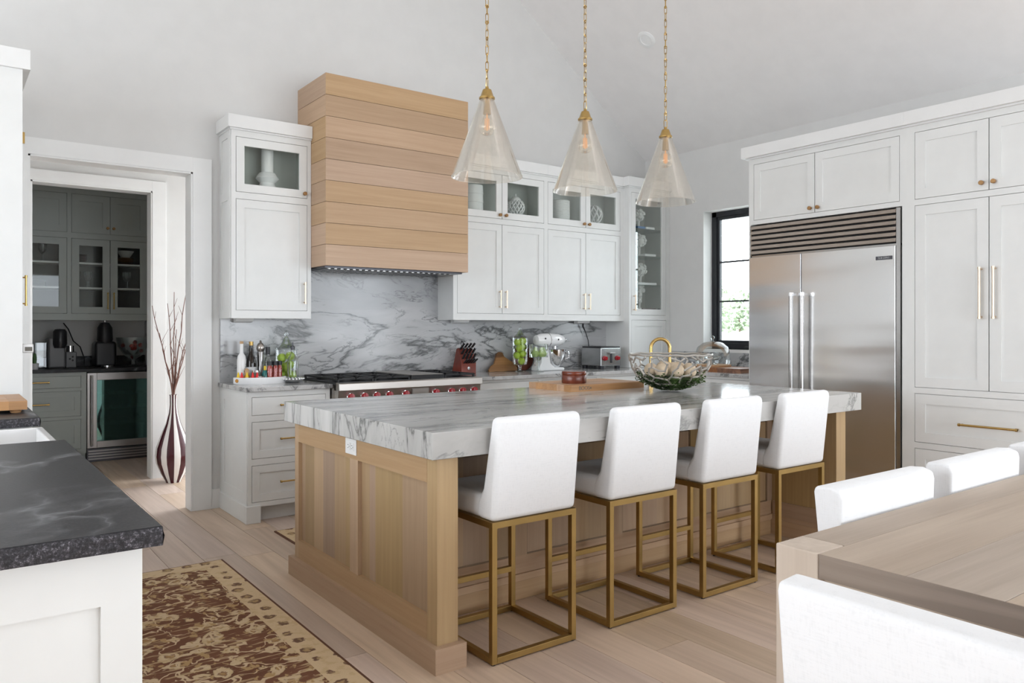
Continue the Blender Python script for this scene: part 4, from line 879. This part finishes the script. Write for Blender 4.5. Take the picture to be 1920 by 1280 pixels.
# ================================================================= LEFT COUNTER: TRAY AND CONDIMENTS
Z0 = CT
t = T('condiment_tray', 'oval white enamel tray holding sauces and oils', 'tray', (1.855, 5.53, Z0)); t.rotation_euler = (0, 0, R(-6))
MB().lathe([(.001, 0), (.98, 0), (1.0, .004), (1.0, .045), (.985, .047), (.97, .045), (.97, .008), (.001, .008)], (0, 0, 0), 40, 'z', .185, .105).build('tray_body', 'ceramic', t)
MB().lathe([(.012, 0), (.014, .004), (1e-5, .005)], (0, 0, 0), 12, 'y').build('emblem', 'amber', t, (-.172, -.045, .025), (0, 0, R(-50)))
zt = Z0 + .009
def bottle(name, lab, cat, x, y, prof, mat, cap=None, capm=None, extra=None, grp=None, seg=18):
    t = T(name, lab, cat, (x, y, zt), 0, grp); MB().lathe(prof, seg=seg).build('bottle_body', mat, t)
    if cap: MB().lathe(cap, seg=seg).build('cap', capm, t)
    if extra: MB().lathe(extra[0], seg=seg).build(extra[2], extra[1], t)
    return t
tw = bottle('oil_bottle', 'matte white oil bottle with a cork top on the tray', 'bottle', 1.745, 5.60, [(.001, 0), (.031, 0), (.032, .15), (.028, .185), (.013, .21), (.012, .275), (1e-5, .276)], 'ceramic', [(.013, .275), (.013, .293), (1e-5, .294)], 'cork')
MB().tube([(.0325 * sin(.25 + .045 * k), -.0325 * cos(.25 + .045 * k), .07 + .005 * k + .011 * sin(k * 1.9)) for k in range(13)], .0009, 4).build('script_mark', 'spice', tw)
bottle('oil_bottle', 'dark glass oil bottle with a grey label on the tray', 'bottle', 1.815, 5.605, [(.001, 0), (.036, 0), (.037, .13), (.03, .17), (.015, .215), (.014, .265), (1e-5, .266)], 'dark_glass', [(.015, .262), (.016, .29), (1e-5, .291)], 'brass', ([(.0375, .02), (.0378, .022), (.0378, .105), (.0375, .107)], 'label_paper', 'paper_label'))
t = bottle('pepper_mill', 'tall stainless pepper mill among the oil bottles', 'pepper mill', 1.885, 5.61, [(.001, 0), (.027, 0), (.026, .03), (.021, .12), (.026, .215), (1e-5, .216)], 'bright_steel', [(.022, .217), (.03, .235), (.029, .255), (.018, .275), (.007, .282), (.009, .292), (1e-5, .30)], 'nickel')
bottle('spirit_bottle', 'clear bottle with a black cap behind the sauce rack', 'bottle', 1.935, 5.60, [(.001, 0), (.028, 0), (.029, .14), (.012, .18), (.012, .20)], 'jar_glass', [(.016, .195), (.016, .25), (1e-5, .251)], 'black_plastic')
for i, (x, y) in enumerate([(1.915, 5.50), (1.957, 5.51), (1.995, 5.53)]):
    bottle('sauce_bottle', ['red sauce bottle with black cap beside the green bottle', 'middle red sauce bottle with black cap on the tray', 'red sauce bottle with black cap nearest the glass jar'][i], 'bottle', x, y, [(.001, 0), (.02, 0), (.021, .09), (.014, .125)], 'jar_glass', [(.0195, .12), (.0195, .148), (1e-5, .149)], 'black_plastic', ([(.0185, .002), (.0185, .1), (.012, .118), (1e-5, .119)], 'red_sauce', 'sauce'), 'sauce bottles with black caps')
bottle('sauce_bottle', 'small dark green bottle with a yellow cap on the tray', 'bottle', 1.885, 5.515, [(.001, 0), (.02, 0), (.021, .06), (.012, .085), (1e-5, .086)], 'teal_glass', [(.009, .084), (.009, .115), (1e-5, .116)], 'yellow_plastic')
bottle('spice_jar', 'round spice jar with a silver lid behind the salt jar', 'jar', 1.825, 5.53, [(.001, 0), (.03, 0), (.032, .06), (.028, .072)], 'spice', [(.03, .07), (.03, .085), (1e-5, .086)], 'chrome')
bottle('salt_jar', 'small jar of white salt with a silver lid', 'jar', 1.835, 5.462, [(.001, 0), (.023, 0), (.024, .03), (.022, .036)], 'matte_white', [(.024, .035), (.024, .047), (1e-5, .048)], 'chrome')
bottle('cork_jar', 'small amber jar with a ball cork stopper', 'jar', 1.762, 5.535, [(.001, 0), (.02, 0), (.021, .045), (.014, .055)], 'amber', [(.014, .054), (.018, .068), (.014, .08), (.016, .092), (1e-5, .104)], 'cork')
for i, (x, y, m_, lab) in enumerate([(1.700, 5.53, 'yellow_plastic', 'tiny squeeze bottle with a yellow tip at the tray end'), (1.720, 5.515, 'red_plastic', 'tiny red squeeze bottle next to the yellow-tipped one'), (1.750, 5.495, 'yellow_plastic', 'tiny squeeze bottle with a yellow tip between red ones'), (1.784, 5.475, 'red_plastic', 'tiny red squeeze bottle in front of the cork jar'), (1.812, 5.463, 'red_plastic', 'tiny red squeeze bottle beside the salt jar')]):
    bottle('squeeze_bottle', lab, 'bottle', x, y, [(.001, 0), (.013, 0), (.0135, .03), (.010, .04)], 'orange_sauce' if m_ == 'red_plastic' else 'matte_white', [(.012, .038), (.009, .052), (.003, .074), (1e-5, .075)], m_, None, 'tiny squeeze bottles')
def apple(name, lab, x, y, z, r, mat='lime_green', grp='', pear=False):
    o = MB().lathe([(1e-5, -r * .85), (r * .5, -r * .95), (r * .95, -r * .4), (r, 0), (r * .85, r * .55), (r * .4, r * .86), (1e-5, r * .72)] if not pear else [(1e-5, -r * .9), (r * .6, -r * .95), (r, -.2 * r), (r * .85, .4 * r), (r * .5, 1.0 * r), (r * .38, 1.5 * r), (1e-5, 1.7 * r)], seg=16).build(name, mat, None, (x, y, z), (random.uniform(-.5, .5), random.uniform(-.5, .5), 0) if not pear else None)
    MB().tube([(0, 0, r * .7 if not pear else r * 1.6), (.003, 0, r * 1.1 if not pear else r * 2.0)], .0015, 5).build('stem', 'twig', o); tag(o, lab, 'pear' if pear else 'apple', grp); return o
def apothecary(lab, x, y, r, z1, h, footed, lidh):
    t = T('apothecary_jar', lab, 'jar', (x, y, Z0)); p = [(r * .62, 0), (r * .66, .006), (r * .2, .012), (r * .16, .03), (r * .25, z1)] if footed else [(r * .8, 0), (r * .86, .006), (r * .9, z1)]
    MB().lathe(p + [(r * .9, z1 + .01), (r, z1 + .05), (r, h)], seg=28, caps=False).build('glass_body', 'jar_glass', t)
    MB().lathe([(r * 1.12, h), (r * 1.15, h + .006), (r * .95, h + .014), (r * .5, h + lidh * .35), (r * .28, h + lidh * .6), (r * .12, h + lidh * .68), (r * .2, h + lidh * .8), (r * .13, h + lidh * .95), (1e-5, h + lidh)], seg=28, caps=False).build('lid', 'jar_glass', t)
    return t
apothecary('round glass jar of green apples beside the condiment tray', 2.085, 5.63, .078, .008, .23, False, .15)
random.seed(21)
for i, (a, b, z) in enumerate([(.03, -.03, .045), (-.032, .02, .05), (.028, .035, .06), (-.02, -.028, .11), (.03, .01, .125), (-.025, .028, .175), (.02, -.022, .19)]): apple('apple', 'green apple ' + ['lowest at the front of the jar', 'lowest on the tray side of the jar', 'lowest at the back of the jar', 'in the middle front of the jar', 'in the middle of the jar on the range side', 'near the top of the jar on the tray side', 'topmost in the jar'][i] + ' beside the condiments', 2.085 + a, 5.63 + b, Z0 + z, .034, grp='apples in the counter jar')
t = T('silver_dish', 'round silver dish in front of the apple jar', 'dish', (2.075, 5.475, Z0)); MB().lathe([(.04, 0), (.072, .012), (.08, .026), (.076, .026), (.04, .006), (1e-5, .006)], seg=28).build('bowl', 'silver', t)
mb = MB()
for i in range(20): a = i * pi / 10; mb.ball((.077 * cos(a), .077 * sin(a), .028), .009, 8)
mb.build('beaded_rim', 'chrome', t)
zt = Z0 + .008
bottle('cruet_bottle', 'clear glass cruet with a steel pourer on the silver dish', 'bottle', 2.075, 5.475, [(.001, 0), (.04, 0), (.041, .14), (.034, .17), (.015, .20), (.013, .235)], 'jar_glass', [(.014, .23), (.015, .255), (.006, .26), (.005, .285), (1e-5, .286)], 'steel_dark', ([(1e-5, .002), (.036, .002), (.036, .014), (1e-5, .015)], 'amber', 'oil'))

# ================================================================= RIGHT COUNTER
t = T('knife_block', 'red-brown slanted knife block full of black-handled knives', 'knife block', (3.68, 5.63, Z0), -90)
MB().prism([(-.105, 0), (.055, 0), (.055, .10), (-.005, .225), (-.03, .215)], -.075, .075, 'y').build('block', 'cherry', t, bevel=.003)
em = MB().lathe([(.013, -.001), (1e-5, -.002)], (.0, 0, 0), 14, 'y').build('emblem', 'silver', t, (.055, .0, .05), (0, 0, R(90)))
ang = -math.atan2(.06, .125)
for i in range(3):
    for j in range(4):
        o = MB().box(-.007, .007, -.009, .009, 0, .085 - .012 * i).build('knife_handle', 'black_plastic', t, (.004 + .02 * i, -.054 + .036 * j, .215 - .042 * i), (0, R(52) - .12 * i, 0), bevel=.004)
        MB().lathe([(.005, 0), (.005, .002), (1e-5, .002)], (0, 0, 0), 8).build('rivet', 'chrome', o, (0, 0, .085 - .012 * i))
for j in range(5): MB().box(-.006, .006, -.007, .007, 0, .07).build('steak_knife_handle', 'black_plastic', t, (.056, -.05 + .025 * j, .095), (0, R(58), 0), bevel=.003)
MB().tube([(-.03, -.02, .235), (-.04, -.02, .265), (-.025, -.02, .285), (-.008, -.02, .27), (-.012, -.02, .24)], .004, 6, True).build('scissor_ring', 'black_plastic', t)
pts = [(-.155, 0), (-.16, .02), (-.135, .05), (-.09, .075), (-.065, .12), (-.05, .165), (-.02, .185), (.02, .18), (.035, .14), (.08, .11), (.14, .075), (.165, .03), (.16, 0), (.08, .004), (.0, -.0), (-.08, .003)]
o = MB().prism(pts, 0, .022, 'y').build('olive_board', 'olive', None, (4.14, 5.70, Z0), (R(-14), 0, 0), bevel=.003); tag(o, 'live-edge olive wood board leaning on the backsplash', 'cutting board')
o = MB().lathe([(1e-5, 0), (.115, 0), (.118, .006), (.115, .014), (1e-5, .014)], (0, 0, 0), 28, 'y').build('round_board', 'mahogany', None, (4.40, 5.74, Z0 + .118), (R(-10), 0, 0)); tag(o, 'dark round wooden board leaning behind the fruit jars', 'cutting board')
apothecary('slim footed glass jar of limes and green apples', 4.255, 5.60, .070, .055, .30, True, .115)
for i, (a, b, z) in enumerate([(.0, -.02, .10), (-.028, .012, .15), (.026, -.008, .165), (-.02, -.018, .215), (.026, .012, .225), (-.022, .01, .27), (.022, -.012, .28)]): apple('apple', 'yellow-green fruit ' + ['at the bottom', 'second from the bottom', 'third from the bottom', 'in the middle on the board side', 'in the middle on the mixer side', 'near the top on the board side', 'topmost'][i] + ' in the slim footed jar', 4.255 + a, 5.60 + b, Z0 + z, .034, grp='fruit in the slim jar')
t = T('glass_cake_stand', 'footed glass bowl of pears in front of the mixer', 'bowl', (4.385, 5.49, Z0)); MB().lathe([(.045, 0), (.05, .004), (.012, .014), (.009, .10), (.03, .125), (.085, .13), (.088, .145), (.09, .235), (.086, .25)], seg=28, caps=False).build('glass_bowl', 'jar_glass', t)
MB().tube([(-.048, -.02, .10), (-.065, -.02, .085), (-.06, -.02, .055), (-.04, -.02, .055), (-.035, -.02, .09)], .003, 6, True).build('ring_charm', 'chrome', t)
for i, (a, b) in enumerate([(-.048, -.015), (.0, -.04), (.048, -.005), (-.01, .04)]): apple('pear', ['green pear in the footed bowl nearest the apple jar', 'front green pear in the footed glass bowl', 'green pear in the footed bowl on the mixer bowl side', 'rear green pear in the footed glass bowl'][i], 4.385 + a, 5.49 + b, Z0 + .168, .034, 'pear_green', 'pears in the footed bowl', True)
t = T('stand_mixer', 'white tilt-head stand mixer with a polished steel bowl', 'mixer', (4.56, 5.60, Z0))
MB().prism([(-.13, 0), (.17, 0), (.18, .012), (.17, .028), (.06, .03), (.01, .07), (-.015, .22), (-.10, .22), (-.10, .08), (-.13, .03)], -.06, .06, 'y').build('pedestal', 'mixer_white', t, bevel=.016, seg=3)
MB().lathe([(1e-5, -.155), (.045, -.15), (.062, -.10), (.066, 0), (.06, .10), (.045, .16), (.028, .185), (1e-5, .19)], (.03, 0, .285), 24, 'x', 1.0, 1.0).build('motor_head', 'mixer_white', t)
MB().lathe([(.0665, -.02), (.0665, -.012)], (.03, 0, .285), 24, 'x').build('trim_band', 'chrome', t)
MB().lathe([(.016, 0), (.016, .03), (1e-5, .03)], (.215, 0, .285), 14, 'x').build('hub_cap', 'chrome', t); MB().lathe([(.009, -.068), (1e-5, -.075)], (-.06, 0, .30), 10, 'y').build('speed_knob', 'black_plastic', t); MB().lathe([(.009, -.066), (1e-5, -.073)], (.10, 0, .29), 10, 'y').build('lock_knob', 'black_plastic', t)
MB().cyl((.105, 0, 0), .022, .20, .235, 16).build('beater_shaft', 'chrome', t)
b_ = MB().lathe([(.045, .032), (.05, .04), (.085, .075), (.104, .13), (.108, .195), (.105, .195), (.08, .08), (1e-5, .06)], (.105, 0, 0), 32).build('bowl', 'chrome', t)
MB().tube([(.21, -.02, .18), (.25, -.03, .17), (.255, -.03, .12), (.205, -.02, .10)], .006, 8).build('bowl_handle', 'chrome', b_)
t = T('toaster', 'four-slice stainless toaster with two red knobs', 'toaster', (5.11, 5.44, Z0)); w_, d_, h_ = .265, .28, .205
MB().box(0, w_, 0, d_, .03, h_).build('body', 'toaster_steel', t, bevel=.006); MB().box(.004, w_ - .004, .004, d_ - .004, h_, h_ + .012).build('top', 'black_plastic', t, bevel=.005)
for x in (.05, .15): MB().box(x, x + .06, .03, d_ - .03, h_ + .012, h_ + .0125).build('slot', 'black_gap', t)
for x in (.005, w_ - .045):
    for y in (.005, d_ - .045): MB().box(x, x + .04, y, y + .04, 0, .03).build('foot', 'steel_dark', t, bevel=.003)
MB().box(.085, .18, -.004, 0, .055, .165).build('lever_plate', 'bright_steel', t); MB().box(.125, .14, -.012, -.004, .06, .16).build('lever_slot', 'steel_dark', t); MB().box(.10, .165, -.03, -.006, .148, .16).build('lever', 'bright_steel', t, bevel=.003)
for x in (.05, .215): MB().lathe([(.024, 0), (.024, -.006), (.019, -.008), (.018, -.026), (1e-5, -.027)], (x, 0, .105), 18, 'y').build('knob', 'red_knob', t)
MB().tube([(5.16 - 5.11, .31, .446), (.055, .32, .416), (.09, .32, .356), (.125, .32, .276), (.13, .31, .186), (.13, .31, .046)], [.009, .009, .005, .005, .005, .005], 8).build('power_cord', 'black_plastic', t)
# under the window
t = T('serving_board', 'thick striped acacia board on the window counter', 'cutting board', (5.80, 4.52, Z0))
for i in range(7): MB().box(-.17, .17, -.30 + .085 * i, -.30 + .085 * (i + 1) - .001, 0, .038).build('strip', 'acacia', t)
o = MB().lathe([(1e-5, 0), (.165, 0), (.168, .01), (.165, .02), (1e-5, .02)], seg=36).build('round_board', 'maple', None, (5.80, 4.66, Z0 + .0385)); tag(o, 'round wooden board under the glass cloche', 'cutting board')
t = T('glass_cloche', 'clear glass cake dome with a ball knob by the window', 'cake dome', (5.80, 4.66, Z0 + .059))
MB().lathe([(.160, 0), (.163, .02), (.16, .10), (.14, .16), (.09, .20), (.02, .215), (1e-5, .216)], seg=36, caps=False).build('dome', 'jar_glass', t); MB().lathe([(.01, .214), (.008, .228), (.018, .245), (.014, .262), (1e-5, .268)], seg=16).build('knob', 'jar_glass', t)
t = T('glass_dish', 'small footed glass dish under the cake dome', 'dish', (5.80, 4.66, Z0 + .059)); MB().lathe([(.04, 0), (.012, .012), (.012, .045), (.075, .06), (.08, .075), (.07, .07)], seg=24).build('dish', 'jar_glass', t)

# ================================================================= ON THE ISLAND
t = T('cutting_board', 'large maple cutting board with a branded stamp on the island', 'cutting board', (3.09, 3.55, IZ))
for i in range(6): MB().box(0, .63, .42 * i / 6, .42 * (i + 1) / 6 - .0004, 0, .04).build('plank', 'maple', t)
text('BOOS', .034, 'spice', t, (.105, -.0006, .02), (R(90), 0, 0), .0005, 'stamp'); 
st_ = MB()
for k in range(3): a = k * pi / 3; st_.quadbar((0, 0, 0), (0, 0, 0), .001).tube([(.158 - .007 * cos(a), -.0008, .02 - .007 * sin(a)), (.158 + .007 * cos(a), -.0008, .02 + .007 * sin(a))], .0012, 4)
st_.build('star_stamp', 'spice', t)
t = T('wooden_box', 'round dark red wooden salt box on the cutting board', 'box', (3.255, 3.715, IZ + .04)); MB().lathe([(1e-5, 0), (.076, 0), (.079, .004), (.079, .05), (.0775, .052)], seg=32).build('base', 'mahogany', t); MB().lathe([(.0775, .0525), (.079, .055), (.079, .072), (.076, .076), (1e-5, .076)], seg=32).build('lid', 'mahogany', t)
# wire bowl with moss and balls
bx_, by_, br, bh_ = 3.66, 3.27, .255, .222
t = T('wire_bowl', 'open lattice pewter bowl filled with moss and balls', 'bowl', (bx_, by_, IZ))
random.seed(9)
# irregular cells: dual graph of a jittered sphere
bm = bmesh.new(); bmesh.ops.create_icosphere(bm, subdivisions=3, radius=1)
cent = {f.index: f.calc_center_median() for f in bm.faces}; bm.faces.ensure_lookup_table()
for k_ in cent: v_ = cent[k_]; cent[k_] = (v_ + Vector((random.gauss(0, .035), random.gauss(0, .035), random.gauss(0, .035)))).normalized()
def bowlpt(v):
    rr = math.sqrt(max(0, 1 - min(1, abs(v.z)) ** 2)); h = 1 + v.z     # v.z from -1 (bottom) to 0 (rim)
    return Vector((v.x * br * 1.0, v.y * br, .004 + bh_ * max(0, h) ** .95))
wire = MB(); random.seed(4); drop = {e.index for e in bm.edges if random.random() < .34}
for e in bm.edges:
    if e.index in drop or len(e.link_faces) != 2: continue
    a, b = [cent[f.index] for f in e.link_faces]
    if a.z > .02 or b.z > .02 or min(a.z, b.z) < -.985: continue
    wire.tube([bowlpt(a), bowlpt((a + b) / 2 * 1.0), bowlpt(b)], .006, 6)
    wire.ball(bowlpt(a), .0068, 6); wire.ball(bowlpt(b), .0068, 6)
bm.free()
wire.build('lattice', 'pewter', t)
MB().tube([(br * cos(k * pi / 24), br * sin(k * pi / 24), bh_ + .004 + .003 * sin(k * 1.7)) for k in range(48)], .006, 8, True).build('rim', 'pewter', t)
MB().lathe([(.001, .006), (.08, .012), (.14, .045), (.17, .08), (.14, .09), (.08, .08), (1e-5, .08)], seg=20).build('moss_bed', 'moss', t)
ms = MB(); random.seed(8)
for i in range(3200):
    a = random.uniform(0, 2 * pi); r_ = random.uniform(.05, .215); zc = .006 + .095 * (r_ / .2) ** 2 * random.uniform(.55, 1.15); p = Vector((r_ * cos(a), r_ * sin(a), zc)); s_ = random.uniform(.005, .012)
    d1 = Vector((random.gauss(0, 1), random.gauss(0, 1), random.gauss(0, 1))).normalized() * s_; d2 = d1.orthogonal().normalized() * s_ * .5
    ms.add([p - d1, p + d2, p + d1, p - d2], [(0, 1, 2, 3)])
o = ms.build('moss', 'moss', t); o['kind'] = 'stuff'
random.seed(6)
for i in range(11):
    a = 2 * pi * i / 8 + .3; r_ = .125 if i < 8 else .045; o = MB().ball((0, 0, 0), random.uniform(.038, .048), 14).build('decor_ball', 'deco_ball', None, (bx_ + r_ * cos(a), by_ + r_ * sin(a), IZ + (.125 if i < 8 else .135) + random.uniform(-.008, .012)))
    tag(o, 'beige textured ball resting on moss in the wire bowl', 'ball', 'balls in the wire bowl')
# prep faucet on the far side of the island
fx, fy = 4.105, 3.85; e_ = Vector((.8, -.6, 0)); R_ = .068
t = T('faucet', 'brushed gold gooseneck faucet behind the wire bowl', 'faucet', (fx, fy, IZ)); pts = [(0, 0, .02), (0, 0, .12), (0, 0, .245)]
for k in range(1, 13): a = pi - pi * k / 12; q = e_ * (R_ + R_ * cos(a)); pts.append((q.x, q.y, .245 + R_ * sin(a)))
q = e_ * 2 * R_; pts += [(q.x, q.y, .19), (q.x, q.y, .13)]
MB().tube(pts, .0125, 14).build('spout', 'brass', t); MB().lathe([(.027, 0), (.027, .006), (.02, .012), (.019, .06), (.013, .065)], seg=20).build('base', 'brass', t); MB().cyl((q.x, q.y, 0), .016, .095, .14, 16).build('spray_head', 'brass', t)
MB().tube([(0, 0, .045), (-.03, .01, .055), (-.035, .01, .115)], .006, 8).build('lever', 'brass', t)
